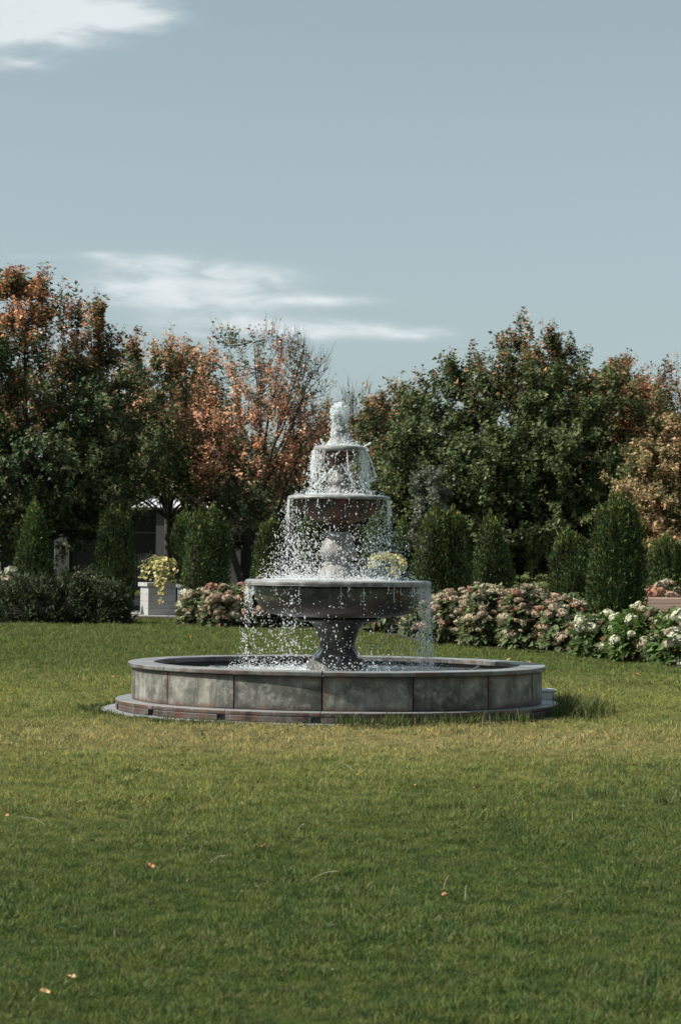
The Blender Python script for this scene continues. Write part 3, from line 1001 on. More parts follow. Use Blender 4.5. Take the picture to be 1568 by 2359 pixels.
def splash(g, seed, n, r0, r1, z, hmax, rsd):
    """drops thrown up where the water lands"""
    r_ = rs(seed)
    th = r_.uniform(-math.pi, math.pi, n)
    rad = r0 + (r1 - r0) * r_.uniform(size=n)
    h = hmax * r_.exponential(0.3, n)
    P = np.stack([rad * np.sin(th), -rad * np.cos(th), z + h], -1)
    drops(g, P, rsd * np.exp(r_.normal(0, 0.35, n)))


def threads(g, seed, angs, r_rim, z_top, lens_, wid, out_=0.03, wob=0.012):
    """ragged ropes of water hanging from the rim"""
    r_ = rs(seed)
    for a_, ln in zip(angs, lens_):
        n = max(5, int(ln / 0.022))
        t = np.linspace(0, 1, n + 1)
        off = np.cumsum(r_.normal(0, wob * 0.3, n + 1)) * 0.6
        rad = r_rim + out_ * np.sqrt(t * ln) * 2 + r_.normal(0, wob * 0.25, n + 1)
        aa = a_ + off / r_rim
        P = np.stack([rad * np.sin(aa), -rad * np.cos(aa), z_top - t * ln], -1)
        ww = wid * r_.uniform(0.4, 1.4) * (1 - 0.5 * t) * np.exp(r_.normal(0, 0.42, n + 1))
        tubes(g, P[:-1], P[1:], ww[:-1], ww[1:], 5)
        # it breaks into beads
        m = int(8 + 22 * r_.uniform())
        tb = r_.uniform(0.3, 1.7, m)
        pb = np.stack([(r_rim + out_ * np.sqrt(tb * ln) * 2 + r_.normal(0, .012, m)) * np.sin(a_ + r_.normal(0, .018 / r_rim, m)),
                       -(r_rim + out_ * np.sqrt(tb * ln) * 2 + r_.normal(0, .012, m)) * np.cos(a_ + r_.normal(0, .018 / r_rim, m)), z_top - tb * ln], -1)
        drops(g, pb, wid * 0.75 * np.exp(r_.normal(0, 0.35, m)), 1.4)


g1 = Geo()
r = rs(101)
an = np.concatenate([r.uniform(-1.95, -0.95, 12), r.uniform(-0.95, 0.6, 5), r.uniform(0.8, 1.9, 15), r.uniform(1.9, 4.3, 9)])
threads(g1, 102, an, 0.279, 2.824, r.uniform(0.06, 0.40, len(an)), 0.0048, 0.03, 0.012)
curtain(g1, 103, 1300, 0.272, 2.82, 2.34, 0.12, 0.0038, 0.06, None, 0.8)
# a sheet torn off to the right
for q in range(9):
    p0 = np.array([0.285, -0.06 + 0.015 * q, 2.83 - 0.004 * q]); n = 16
    t = np.linspace(0, 1, n)[:, None]
    p1 = np.array([0.40 - 0.025 * q + 0.02 * r.normal(), -0.1, 2.55 - 0.012 * q])
    Pq = p0 + (p1 - p0) * t + np.array([0, 0, 0.02]) * np.sin(t * 3.14) + r.normal(0, 0.004, (n, 3))
    tubes(g1, Pq[:-1], Pq[1:], 0.005, 0.005, 5)
for (x0, z0, x1, z1) in ((0.40, 2.55, 0.33, 2.50), (0.33, 2.50, 0.30, 2.44), (0.26, 2.86, 0.335, 2.90), (-0.17, 2.87, -0.20, 2.94), (0.27, 2.47, 0.39, 2.50), (0.24, 2.50, 0.27, 2.40),
                         (-0.14, 2.58, -0.25, 2.44), (-0.06, 2.64, -0.19, 2.47), (0.02, 2.68, 0.14, 2.50), (0.06, 2.62, 0.17, 2.44), (0.28, 2.85, 0.31, 2.82)):
    n = 9
    t = np.linspace(0, 1, n)[:, None]
    for q in range(3):
        Pq = np.array([x0, -0.16, z0]) + np.array([x1 - x0, 0, z1 - z0]) * t + r.normal(0, 0.006, (n, 3))
        tubes(g1, Pq[:-1], Pq[1:], 0.0075, 0.0060, 5)
splash(g1, 104, 900, 0.05, 0.5, 2.335, 0.12, 0.0045)
splash(g1, 105, 420, 0.06, 0.28, 2.86, 0.07, 0.005)
r_ = rs(106)
thv = r_.uniform(-math.pi, math.pi, 520); zv = r_.uniform(2.88, 3.3, 520)
rv = 0.095 + np.clip(3.05 - zv, 0, 1) * 0.45 * np.clip(np.sin(thv), 0, 1) + r_.normal(0, 0.014, 520)
drops(g1, np.stack([rv * np.sin(thv), -rv * np.cos(thv), zv], -1), 0.0045 * np.exp(r_.normal(0, 0.4, 520)))
tag(obj('falling_water', g1.mesh('falling_water', True), DROP), 'white threads and beads of water spilling off the small top bowl', 'water spray', kind='stuff')

g2 = Geo()
den = lambda th: 0.45 + 0.55 * np.abs(np.sin(th)) ** 3
an = np.concatenate([r.uniform(1.15, 1.9, 16), r.uniform(-1.8, -1.25, 9), r.uniform(-1.2, 1.2, 7), r.uniform(2, 4.2, 8)])
threads(g2, 202, an, 0.548, 2.292, np.where(np.abs(np.sin(an)) > 0.9, r.uniform(0.08, 0.3, len(an)), r.uniform(0.03, 0.18, len(an))), 0.0036, 0.012, 0.008)
curtain(g2, 203, 3300, 0.535, 2.29, 1.43, 0.08, 0.0034, 0.17, den, 0.62)
curtain(g2, 204, 1500, 0.50, 2.05, 1.43, 0.05, 0.0036, 0.34, None, 0.5)
splash(g2, 205, 2600, 0.2, 0.86, 1.42, 0.08, 0.0046)
splash(g2, 206, 500, 0.2, 0.75, 1.42, 0.28, 0.0045)
tag(obj('falling_water', g2.mesh('falling_water', True), DROP), 'thick shower of droplets falling from the middle bowl onto the big bowl', 'water spray', kind='stuff')

g3 = Geo()
den3 = lambda th: np.where((th > 1.0) & (th < 2.0), 0.95, np.where((th < -1.0) & (th > -2.0), 0.28, 0.24))
curtain(g3, 301, 2100, 0.975, 1.35, 0.44, 0.03, 0.0036, 0.08, den3, 0.85)
# clusters where the lip pours more
for q, (ac, n_, sp) in enumerate(((-0.52, 230, 0.06), (1.12, 230, 0.10), (1.4, 300, 0.12), (-1.35, 90, 0.1), (-2.6, 90, .08), (2.3, 90, .1))):
    r_ = rs(310 + q)
    th = r_.normal(ac, sp, n_); z = r_.uniform(0.44, 1.35, n_) ** 1.0
    rad = 0.98 + 0.05 * np.sqrt(1.36 - z) + r_.normal(0, 0.02, n_)
    drops(g3, np.stack([rad * np.sin(th), -rad * np.cos(th), z], -1), 0.0036 * np.exp(r_.normal(0, 0.35, n_)), 1.9)
an = np.concatenate([r.uniform(0.9, 1.75, 34), r.uniform(-1.7, -1.4, 6), r.uniform(-1.3, 0.9, 10)])
threads(g3, 302, an, 0.972, 1.36, r.uniform(0.04, 0.16, len(an)), 0.0045, 0.01, 0.006)
r_ = rs(303)
for q in range(1):
    n_ = 600
    th = r_.uniform(-math.pi, math.pi, n_); rad = r_.uniform(0.3, 0.95, n_); z = 0.44 + r_.uniform(size=n_) ** 1.3 * 0.9
    drops(g3, np.stack([rad * np.sin(th), -rad * np.cos(th), z], -1), 0.0036 * np.exp(r_.normal(0, 0.35, n_)))
splash(g3, 304, 1900, 0.34, 1.25, 0.435, 0.12, 0.0042)
splash(g3, 305, 900, 0.8, 1.15, 0.435, 0.28, 0.0040)
tag(obj('falling_water', g3.mesh('falling_water', True), DROP), 'loose droplets falling from the big lower bowl into the basin', 'water spray', kind='stuff')

# stone block and flat white stone behind and beside the basin, to the right
g = Geo()
box(g, -0.11, 0.13, -0.10, 0.12, 0, 0.20, bev=0.012)
box(g, -0.125, 0.145, -0.115, 0.135, 0.201, 0.235, bev=0.012)
o = obj('stone_block', g.mesh('stone_block'), WHITEST, None, (2.27, 0.85, 0.0))
o.rotation_euler.z = R(14)
tag(o, 'squat white stone block with a lid, half hidden behind the right side of the basin', 'block')
g = Geo()
V = DV * np.array([0.085, 0.11, 0.035])
V = V + 0.012 * np.stack([noise3(V, 20, 1), noise3(V, 20, 2), noise3(V, 20, 3)], -1)
g.add(V, DF)
tag(obj('white_stone', g.mesh('white_stone'), WHITEST, None, (2.455, -0.10, 0.015)), 'small pale stone lying in the grass at the right foot of the basin', 'stone')
# curved dead stalk in the basin
g = Geo()
t = np.linspace(0, 1, 14)
Pp = np.stack([1.33 + 0.22 * t, -0.15 + 0.6 * t + 0 * t, 0.445 + 0.05 * t ** 2], -1)
tubes(g, Pp[:-1], Pp[1:], 0.012, 0.010, 6)
tag(obj('water_hose', g.mesh('water_hose', True), WHITEST), 'pale curved hose lying on the water inside the basin at the right', 'hose')


# ------------------------------------------------------------------ trees
def tree(name, loc, H, prof, seed, colour, label, cat='tree', n_limb=40, n_sub=8, n_shoot=5, n_leaf=20, leaf=0.10,
         trunk_r=0.16, trunk_top=0.45, lean=(0, 0), squash=1.0, shoot_len=0.62, bare=None, fork=None, up=0.55, inner=0.35, group=None, gap=0.0, sink=0.0, fill=0.9, upright=0.55, hole=None):
    """prof: [(height fraction, radius m)] envelope of the crown"""
    r = rs(seed)
    root = empty(name, loc, label, cat, group)
    hp = np.array([p[0] for p in prof]) * H
    rp = np.array([p[1] for p in prof]) * 1.18
    n_limb = int(n_limb * 1.1)
    z0 = hp[0]
    lean = np.array([lean[0], lean[1], 0.0])
    g = Geo()
    # trunk
    tz = np.linspace(-sink, H * trunk_top, 9)
    tp = np.stack([0.05 * np.sin(tz * 1.3 + seed), 0.05 * np.cos(tz * 1.1), tz], -1) + lean[None] * (tz / H)[:, None]
    tp[:, :2] -= tp[0, :2]
    rad = trunk_r * (1 - 0.55 * np.linspace(0, 1, 9)); rad[0] *= 1.35
    tubes(g, tp[:-1], tp[1:], rad[:-1], rad[1:], 8)
    # limb end points in the crown volume
    n = n_limb
    zz = np.empty(0); 
    cand = r.uniform(0, 1, 6000)
    zc = z0 + (H - z0) * cand
    wgt = np.interp(zc, hp, rp) ** 1.1 * (1 + 0.8 * cand) + 0.02
    ok = r.uniform(size=6000) < wgt / wgt.max()
    zc = zc[ok][:n]
    n = len(zc)
    th = (np.arange(n) * 2.399963 + r.normal(0, 0.5, n))
    rho = inner + (1 - inner) * np.sqrt(r.uniform(0, 1, n))
    dirs = np.stack([np.cos(th), np.sin(th), zc / H], -1)
    lob = 1 + 0.22 * noise3(dirs * 2.0, 2.0, seed + 5)
    rad_c = np.maximum(np.interp(zc, hp, rp) * rho * lob - 0.28 * shoot_len, 0.05)
    zc = zc - shoot_len * 0.55
    E = np.stack([np.cos(th) * rad_c, np.sin(th) * rad_c * squash, zc], -1) + lean[None] * (zc / H)[:, None]
    if gap:
        keep = noise3(E, 0.8, seed + 77) > -gap
        E = E[keep]; n = len(E)
    lowest = max(H * 0.12, z0 * 0.75)
    hb = np.clip(E[:, 2] - (np.hypot(E[:, 0], E[:, 1]) * 0.95 + 0.25 * H * r.uniform(0.3, 1, n)), lowest, H * trunk_top)
    B = np.stack([np.interp(hb, tz, tp[:, i]) for i in range(3)], -1)
    M = (B + E) / 2 + np.stack([np.zeros(n), np.zeros(n), -0.10 * np.linalg.norm(E - B, axis=1)], -1) + 0.12 * r.normal(size=(n, 3))
    ts = np.linspace(0, 1, 7)
    path = ((1 - ts) ** 2)[None, :, None] * B[:, None] + (2 * ts * (1 - ts))[None, :, None] * M[:, None] + (ts ** 2)[None, :, None] * E[:, None]
    path[:, 1:-1] += r.normal(0, 0.03, path[:, 1:-1].shape)
    ll = np.linalg.norm(E - B, axis=1)
    r0 = np.clip(0.011 * ll + 0.010, 0.016, trunk_r * 0.5)
    for k in range(6):
        tubes(g, path[:, k], path[:, k + 1], r0 * (1 - 0.8 * ts[k]), r0 * (1 - 0.8 * ts[k + 1]), 5)
    # sub branches
    li = np.repeat(np.arange(n), n_sub)
    m = len(li)
    tt = r.uniform(0.38, 1.0, m)
    fi = tt * 6; i0 = np.minimum(fi.astype(int), 5); fr = (fi - i0)[:, None]
    SB = path[li, i0] * (1 - fr) + path[li, i0 + 1] * fr
    ld = unit(E - B)[li]
    outw = unit(SB * np.array([1, 1, 0.0]) + 1e-6)
    sd_ = unit(ld * 0.5 + outw * 0.35 + r.normal(size=(m, 3)) * 0.62 + np.array([[0, 0, up * 0.7]]))
    sl = (0.20 * ll[li] + 0.35) * r.uniform(0.5, 1.25, m) * (1.25 - 0.5 * tt)
    SE = SB + sd_ * sl[:, None]
    SM = (SB + SE) / 2 + r.normal(0, 0.04, (m, 3))
    tubes(g, SB, SM, 0.014, 0.010, 4)
    tubes(g, SM, SE, 0.010, 0.006, 4)
    # further sub branches carrying the outline of the crown
    me_ = int(m * fill)
    zq = r.uniform(0, 1, me_ * 4); zq = z0 + (H - z0) * zq
    rq = np.interp(zq, hp, rp)
    kq = r.uniform(size=len(zq)) < (rq ** 1.1 / (rq ** 1.1).max() + 0.03)
    zq = zq[kq][:me_]; me_ = len(zq)
    tq = r.uniform(0, 6.283, me_)
    dq = np.stack([np.cos(tq), np.sin(tq), zq / H * 1.5], -1)
    lobq = 1 + 0.20 * noise3(dq * 2.2, 1.6, seed + 6)
    rq = np.interp(zq, hp, rp) * np.sqrt(r.uniform(0.22, 1.0, me_)) * lobq
    Q = np.stack([np.cos(tq) * rq, np.sin(tq) * rq * squash, zq - 0.35 * shoot_len], -1) + lean[None] * (zq / H)[:, None]
    Q = Q[noise3(Q, 0.9, seed + 78) > -(gap if gap else 1.2)]
    nodes = path[:, 2:].reshape(-1, 3)
    dd_ = ((Q[:, None] - nodes[None]) ** 2).sum(-1) + 1.5 * np.maximum(nodes[None, :, 2] - Q[:, None, 2], 0) ** 2
    QB = nodes[dd_.argmin(1)]
    QM = (QB + Q) / 2 + r.normal(0, 0.05, Q.shape) + [0, 0, -0.06]
    tubes(g, QB, QM, 0.013, 0.009, 4)
    tubes(g, QM, Q, 0.009, 0.006, 4)
    far_ = Q - unit(Q - QB) * np.minimum(np.linalg.norm(Q - QB, axis=1), 0.9)[:, None]
    SB = np.concatenate([SB, far_]); SE = np.concatenate([SE, Q]); sd_ = np.concatenate([sd_, unit(Q - QB + 1e-6)])
    m = len(SB)
    # shoots
    si = np.repeat(np.arange(m), n_shoot)
    q = len(si)
    t2 = r.uniform(0.25, 1.0, q)[:, None]
    HB = SB[si] * (1 - t2) + SE[si] * t2
    outw = unit(HB - np.array([[lean[0] / 2, lean[1] / 2, H * 0.45]]))
    hd = unit(sd_[si] * 0.45 + outw * 0.45 + r.normal(size=(q, 3)) * 0.42 + np.array([[0, 0, up]]))
    topness = np.clip((HB[:, 2] - H * 0.55) / (H * 0.45), 0, 1)[:, None]
    hd = unit(hd + np.array([[0, 0, upright]]) * topness)
    hl = shoot_len * r.uniform(0.45, 1.2, q)
    HE = HB + hd * hl[:, None]
    tubes(g, HB, HE, 0.0060, 0.0035, 3)
    obj('trunk', g.mesh('trunk', True), BARK, root)
    # leaves
    if bare is not None:
        lv = n_leaf * (1 - bare(HE, H))
    else:
        lv = np.full(q, float(n_leaf))
    lv = lv * 1.55
    if hole:
        wob_ = 0.25 * noise3(HE, 1.5, seed + 3)
        inh = (HE[:, 0] > hole[0] + wob_) & (HE[:, 0] < hole[1] + wob_) & (HE[:, 2] > hole[2]) & (HE[:, 2] < hole[3] + wob_)
        lv = lv * np.where(inh, 0.10, 1.0)
    lv = np.maximum((lv * r.uniform(0.6, 1.4, q)).astype(int), 0)
    if lv.sum() == 0:
        return root
    hi = np.repeat(np.arange(q), lv)
    n = len(hi)
    t3 = r.uniform(0.0, 1.05, n)[:, None]
    LP = HB[hi] * (1 - t3) + HE[hi] * t3
    rd = r.normal(size=(n, 3))
    rd = unit(rd - (rd * hd[hi]).sum(1, keepdims=True) * hd[hi])
    LD = unit(rd * 0.8 + hd[hi] * 0.45 + np.array([[0, 0, -0.35]]) + 0.2 * r.normal(size=(n, 3)))
    LP = LP + rd * 0.03
    LN = unit(r.normal(size=(n, 3)) * 0.7 + np.array([[0, 0, 0.7]]) + hd[hi] * 0.4)
    LL = leaf * 0.88 * np.exp(r.normal(0, 0.22, n))
    col = colour(LP, LP[:, :3] / np.array([[rp.max(), rp.max(), H]]), hi, r)
    col = col * np.exp(r.normal(0, 0.22, (n, 1)))
    gl = Geo()
    leaves3(gl, LP, LD, LN, LL, LL * 0.82, np.clip(col, 0.004, 0.9))
    obj('crown', gl.mesh('crown'), LEAF, root)
    return root


GREEN_D = np.array([0.042, 0.076, 0.030]); GREEN_M = np.array([0.088, 0.122, 0.044]); GREEN_L = np.array([0.19, 0.205, 0.09])
ORANGE = np.array([0.50, 0.215, 0.105]); SALMON = np.array([0.68, 0.385, 0.25]); RED = np.array([0.27, 0.09, 0.05]); TAN = np.array([0.38, 0.28, 0.15])
YEL = np.array([0.24, 0.19, 0.05])
BROWN = np.array([0.20, 0.11, 0.06])


def palette(pa, pb, amount, seed, warm=(ORANGE, SALMON), green=(GREEN_D, GREEN_M, GREEN_L)):
    """amount(xn, yn, zn, noise) -> chance that a leaf has turned"""
    def f(P, N, hi, r):
        n = len(P)
        sh = rs(seed).uniform(size=hi.max() + 1 if n else 1)[hi]
        nzz = noise3(P, 1.5, seed) + 0.5 * noise3(P, 3.5, seed + 1)
        a = np.clip(amount(N[:, 0], N[:, 1], N[:, 2], nzz), 0.0, 1)
        a = np.clip(a + (sh - 0.5) * 0.45 * (a > 0.04), 0, 1)
        turned_ = r.uniform(size=n) < a
        gsel = np.clip((sh * 0.6 + r.uniform(size=n) * 0.6 + 0.2 * nzz) * (len(green) - 1), 0, len(green) - 1.001)
        gi_ = gsel.astype(int); gf = (gsel - gi_)[:, None]
        G = np.array(green)
        cg = G[gi_] * (1 - gf) + G[gi_ + 1] * gf
        W = np.array(warm)
        wsel = np.clip((r.uniform(size=n) * 0.7 + sh * 0.5 - 0.1) * (len(warm) - 1), 0, len(warm) - 1.001)
        wi = wsel.astype(int); wf = (wsel - wi)[:, None]
        cw = W[wi] * (1 - wf) + W[wi + 1] * wf
        return np.where(turned_[:, None], cw, cg)
    return f


def base_at(px, dist):
    p = at(px, dist)
    return Vector((p.x, p.y, float(terrain(p.x, p.y)) - 0.02))


def tree_at(name, px, dist, top_py, carve=None, **kw):
    p = base_at(px, dist)
    if carve:      # an opening between the boughs
        a_, b_ = at(carve[0], dist, carve[3]), at(carve[1], dist, carve[2])
        kw['hole'] = (a_.x - p.x, b_.x - p.x, a_.z - p.z, b_.z - p.z)
    H = ztop(top_py, dist, px) - p.z
    return tree(name, p, H, **kw)


# big two-toned tree on the left
tree_at('maple_tree', 60, 74, 642, carve=(300, 415, 1108, 1240), upright=1.0, prof=[(0.25, 1.9), (0.37, 2.6), (0.5, 3.1), (0.68, 3.0), (0.85, 2.5), (0.95, 1.7), (1.0, 0.9)], seed=401, trunk_r=0.19,
        n_limb=60, n_sub=8, n_shoot=5, n_leaf=17, leaf=0.125, gap=0.85,
        colour=palette(0, 0, lambda x, y, z, n: (z - 0.60) * 1.8 - x * 0.15 + n * 0.32 + 0.0, 1, warm=(BROWN, ORANGE, SALMON), green=(GREEN_D, GREEN_D, GREEN_M, GREEN_L)),
        label='tallest tree at the far left, dark green with rusty orange upper branches')
# the next, orange topped
tree_at('maple_tree', 398, 82, 780, lean=(-0.5, 0), carve=(300, 402, 1112, 1240), prof=[(0.40, 1.9), (0.47, 2.8), (0.55, 3.0), (0.7, 2.5), (0.86, 2.0), (1.0, 0.9)], seed=411, trunk_r=0.16,
        n_limb=38, n_sub=8, n_shoot=5, n_leaf=15, leaf=0.12, gap=0.7,
        bare=lambda P, H: np.clip((P[:, 2] / H - 0.72) * 1.6, 0, 0.6),
        colour=palette(0, 0, lambda x, y, z, n: (z - 0.62) * 1.9 + n * 0.35, 2, warm=(ORANGE, SALMON, TAN)),
        label='mid sized tree with a thin orange top over a dark green lower crown')
# sparse orange tree with bare twigs
tree_at('maple_tree', 596, 76, 748, carve=(300, 402, 1112, 1240), prof=[(0.26, 1.6), (0.38, 2.5), (0.55, 2.5), (0.75, 2.2), (0.9, 1.9), (1.0, 1.2)], seed=423, trunk_r=0.15,
        n_limb=38, n_sub=8, n_shoot=6, n_leaf=11, leaf=0.10, shoot_len=0.6, gap=0.65,
        bare=lambda P, H: np.clip((P[:, 2] / H - 0.60) * 1.5 + np.clip(P[:, 0] / 2.0, -1, 1) * 0.40 * (P[:, 2] / H > 0.5) + 0.12, 0, 0.97),
        colour=palette(0, 0, lambda x, y, z, n: 0.95 - np.abs(z - 0.62) * 1.9 - (z < 0.42) * 0.35 + n * 0.40, 3, warm=(ORANGE, SALMON, SALMON, ORANGE)),
        label='salmon orange tree just left of the fountain, its upper right twigs nearly bare')
tree_at('garden_tree', 300, 102, 905, prof=[(0.12, 3.0), (0.4, 3.8), (0.7, 2.8), (1.0, 0.6)], seed=427, n_limb=34, n_sub=8, n_shoot=5, n_leaf=16, leaf=0.15,
        colour=palette(0, 0, lambda x, y, z, n: 0.08 + n * 0.15, 16, warm=(TAN, ORANGE)), label='plain dark green tree closing the gap behind the pavilion roof')
# small greens behind the fountain
tree_at('garden_tree', 705, 96, 985, prof=[(0.15, 2.2), (0.4, 2.9), (0.7, 2.2), (1.0, 0.4)], seed=431, n_limb=28, n_sub=7, n_shoot=5, n_leaf=16, leaf=0.13,
        colour=palette(0, 0, lambda x, y, z, n: 0.12 + n * 0.2, 4, warm=(TAN, ORANGE)), label='low rounded green tree seen through gaps left of the fountain top')
tree_at('garden_tree', 770, 98, 902, prof=[(0.15, 1.4), (0.4, 1.9), (0.7, 1.4), (1.0, 0.3)], seed=433, n_limb=26, n_sub=7, n_shoot=5, n_leaf=10, leaf=0.11,
        bare=lambda P, H: np.clip(P[:, 2] / H - 0.4, 0, 0.6),
        colour=palette(0, 0, lambda x, y, z, n: 0.5 + n * 0.3, 5, warm=(TAN, ORANGE, SALMON)), label='thin tan leaved tree directly behind the water head of the fountain')
tree_at('garden_tree', 850, 94, 898, prof=[(0.15, 1.9), (0.4, 2.4), (0.7, 1.6), (1.0, 0.25)], seed=437, n_limb=30, n_sub=8, n_shoot=5, n_leaf=18, leaf=0.12,
        colour=palette(0, 0, lambda x, y, z, n: (z - 0.55) * 1.0 + n * 0.2 + 0.15, 6, warm=(BROWN, ORANGE, TAN)), label='green tree with brownish tips just right of the fountain top')
tree_at('bare_tree', 812, 112, 885, prof=[(0.3, 1.0), (0.5, 1.5), (0.8, 1.4), (1.0, 0.7)], seed=439, n_limb=24, n_sub=7, n_shoot=5, n_leaf=0, leaf=0.1, up=1.0,
        colour=lambda P, N, hi, r: np.zeros((len(P), 3)) + 0.1, label='bare grey twigged tree rising far behind the fountain top')
# pinkish tree left of the big maple
tree_at('maple_tree', 905, 99, 872, prof=[(0.15, 1.9), (0.4, 2.5), (0.65, 1.9), (0.85, 1.0), (1.0, 0.25)], seed=441, n_limb=34, n_sub=8, n_shoot=5, n_leaf=18, leaf=0.11,
        colour=palette(0, 0, lambda x, y, z, n: 0.36 - x * 0.35 + n * 0.35, 7, warm=(BROWN, TAN, SALMON)), label='pinkish brown and green tree between the fountain and the big green maple')
# the big green maple
tree_at('maple_tree', 1160, 86, 775, lean=(0.9, 0), prof=[(0.13, 3.3), (0.25, 4.2), (0.42, 4.5), (0.58, 4.3), (0.74, 3.9), (0.86, 2.9), (0.94, 1.6), (1.0, 0.6)], seed=451, trunk_r=0.24,
        n_limb=96, n_sub=8, n_shoot=5, n_leaf=16, leaf=0.145, shoot_len=0.8, squash=0.8, up=0.7, inner=0.3, upright=1.1,
        colour=palette(0, 0, lambda x, y, z, n: (z - 0.76) * 1.3 + n * 0.14 + 0.06, 8, warm=(BROWN, BROWN, ORANGE, TAN), green=(GREEN_D, GREEN_M, GREEN_M, GREEN_L)),
        label='broad green maple right of the fountain, the widest tree, with reddish top tips')
# right hand trees
tree_at('maple_tree', 1425, 100, 812, prof=[(0.2, 1.8), (0.45, 2.3), (0.7, 1.7), (0.87, 1.15), (1.0, 0.3)], seed=461, n_limb=36, n_sub=8, n_shoot=5, n_leaf=18, leaf=0.12,
        colour=palette(0, 0, lambda x, y, z, n: 0.55 + n * 0.25, 9, warm=(RED, BROWN, ORANGE, SALMON)), label='dark red brown tree top rising right of the broad green maple')
tree_at('maple_tree', 1545, 96, 835, prof=[(0.2, 1.8), (0.45, 2.2), (0.7, 1.6), (0.87, 1.0), (1.0, 0.25)], seed=463, n_limb=32, n_sub=8, n_shoot=5, n_leaf=15, leaf=0.12,
        bare=lambda P, H: np.clip(P[:, 2] / H - 0.5, 0, 0.5),
        colour=palette(0, 0, lambda x, y, z, n: 0.55 + n * 0.25, 10, warm=(BROWN, SALMON, RED)), label='thin topped rusty tree at the right edge behind the yellowing one')
tree_at('maple_tree', 1462, 85, 885, prof=[(0.1, 1.2), (0.35, 1.5), (0.6, 1.4), (0.85, 1.0), (1.0, 0.3)], seed=467, n_limb=34, n_sub=8, n_shoot=5, n_leaf=19, leaf=0.12,
        colour=palette(0, 0, lambda x, y, z, n: 0.60 + n * 0.3, 12, warm=(SALMON, ORANGE, TAN), green=(GREEN_M, GREEN_L, YEL)), label='orange and olive tree touching the right side of the broad green maple')
tree_at('maple_tree', 1545, 74, 965, prof=[(0.08, 1.3), (0.25, 1.8), (0.55, 1.75), (0.8, 1.2), (1.0, 0.4)], seed=469, n_limb=40, n_sub=9, n_shoot=5, n_leaf=20, leaf=0.10, shoot_len=0.5,
        colour=palette(0, 0, lambda x, y, z, n: 0.52 + n * 0.3, 13, warm=(TAN, TAN, SALMON), green=(GREEN_M, GREEN_L, YEL)), label='nearest of the right hand trees, pale tan and yellow green, at the frame edge')
# grey-green young tree in front of the maple
tree_at('olive_tree', 985, 70, 1080, prof=[(0.2, 0.4), (0.5, 0.55), (0.8, 0.4), (1.0, 0.15)], seed=471, n_limb=16, n_sub=6, n_shoot=4, n_leaf=16, leaf=0.08, trunk_r=0.05, shoot_len=0.35,
        colour=lambda P, N, hi, r: np.array([[0.15, 0.175, 0.125]]) * np.ones((len(P), 1)), label='small grey green young tree in front of the big maple, right of the spray')

# second thick stem, leaning, of the salmon tree and a dark trunk beside it
g = Geo()
p0 = base_at(575, 76); p1 = at(505, 76, 1190); p2 = at(455, 76, 1075)
pp = [p0 + Vector((0, 0, 0)), p0 * 0.6 + p1 * 0.4 + Vector((0.05, 0, -0.1)), p1, p2]
pp = np.array([list(p - p0) for p in pp])
# (built below as a part of a separate leaning tree)
tl = empty('leaning_tree', p0, 'dark leaning stem forking left below the salmon orange tree', 'tree')
tubes(g, pp[:-1], pp[1:], np.array([0.15, 0.12, 0.09]), np.array([0.12, 0.09, 0.05]), 8)
for k in range(16):
    r = rs(480 + k)
    t = r.uniform(0.4, 1); s = pp[1] * (1 - t) + pp[3] * t
    e = s + np.array([r.normal(0, .6), r.normal(0, .5), r.uniform(0.3, 1.2)])
    m_ = (s + e) / 2 + r.normal(0, 0.08, 3)
    tubes(g, [s, m_], [m_, e], [0.035, 0.022], [0.022, 0.01], 4)
obj('trunk', g.mesh('trunk', True), BARK, tl)
r = rs(497)
n = 5200
cP = np.stack([r.normal(pp[3, 0], 0.75, n), r.normal(0, 0.8, n), pp[3, 2] + 0.25 + r.normal(0, 0.65, n)], -1)
cP = cP[noise3(cP, 2.2, 9) > -0.15]; n = len(cP)
gl = Geo()
c_ = palette(0, 0, lambda x, y, z, q: 0.10 + q * 0.15, 14, warm=(TAN, ORANGE))(cP, cP / 3, (np.arange(n) // 12), r)
leaves(gl, cP, unit(r.normal(size=(n, 3)) + [0, 0, -.4]), unit(r.normal(size=(n, 3)) + [0, 0, .7]), 0.10 * np.exp(r.normal(0, .2, n)), 0.08 * np.ones(n), c_)
obj('crown', gl.mesh('crown'), LEAF, tl)

# far wood closing the view below the crowns
r = rs(500)
n = 70000
y_ = r.uniform(104, 132, n)
x_ = r.uniform(-44, 44, n)
top_ = 3.4 + 1.3 * noise3(np.stack([x_ * 0.35, y_ * 0.1, 0 * x_], -1), 1.2, 501) + 1.2 * noise3(np.stack([x_, y_ * .3, 0 * x_], -1), 0.8, 502)
z_ = 0.5 + r.uniform(0, 1, n) ** 0.8 * top_
Pf = np.stack([x_, y_, z_], -1)
Pf[:, 2] += terrain(x_, y_)
gl = Geo()
c_ = palette(0, 0, lambda x, y, z, q: 0.08 + q * 0.15, 15, warm=(TAN, BROWN), green=(GREEN_D, GREEN_M, GREEN_M))(Pf, Pf / 10, (np.arange(n) // 12), r)
leaves3(gl, Pf, unit(r.normal(size=(n, 3))), unit(r.normal(size=(n, 3)) + [0, 0, .7]), 0.30 * np.exp(r.normal(0, .25, n)), 0.25 * np.ones(n), c_)
tag(obj('distant_wood', gl.mesh('distant_wood'), LEAF), 'dark mass of far off woodland closing the view behind the trees', 'wood', kind='stuff')


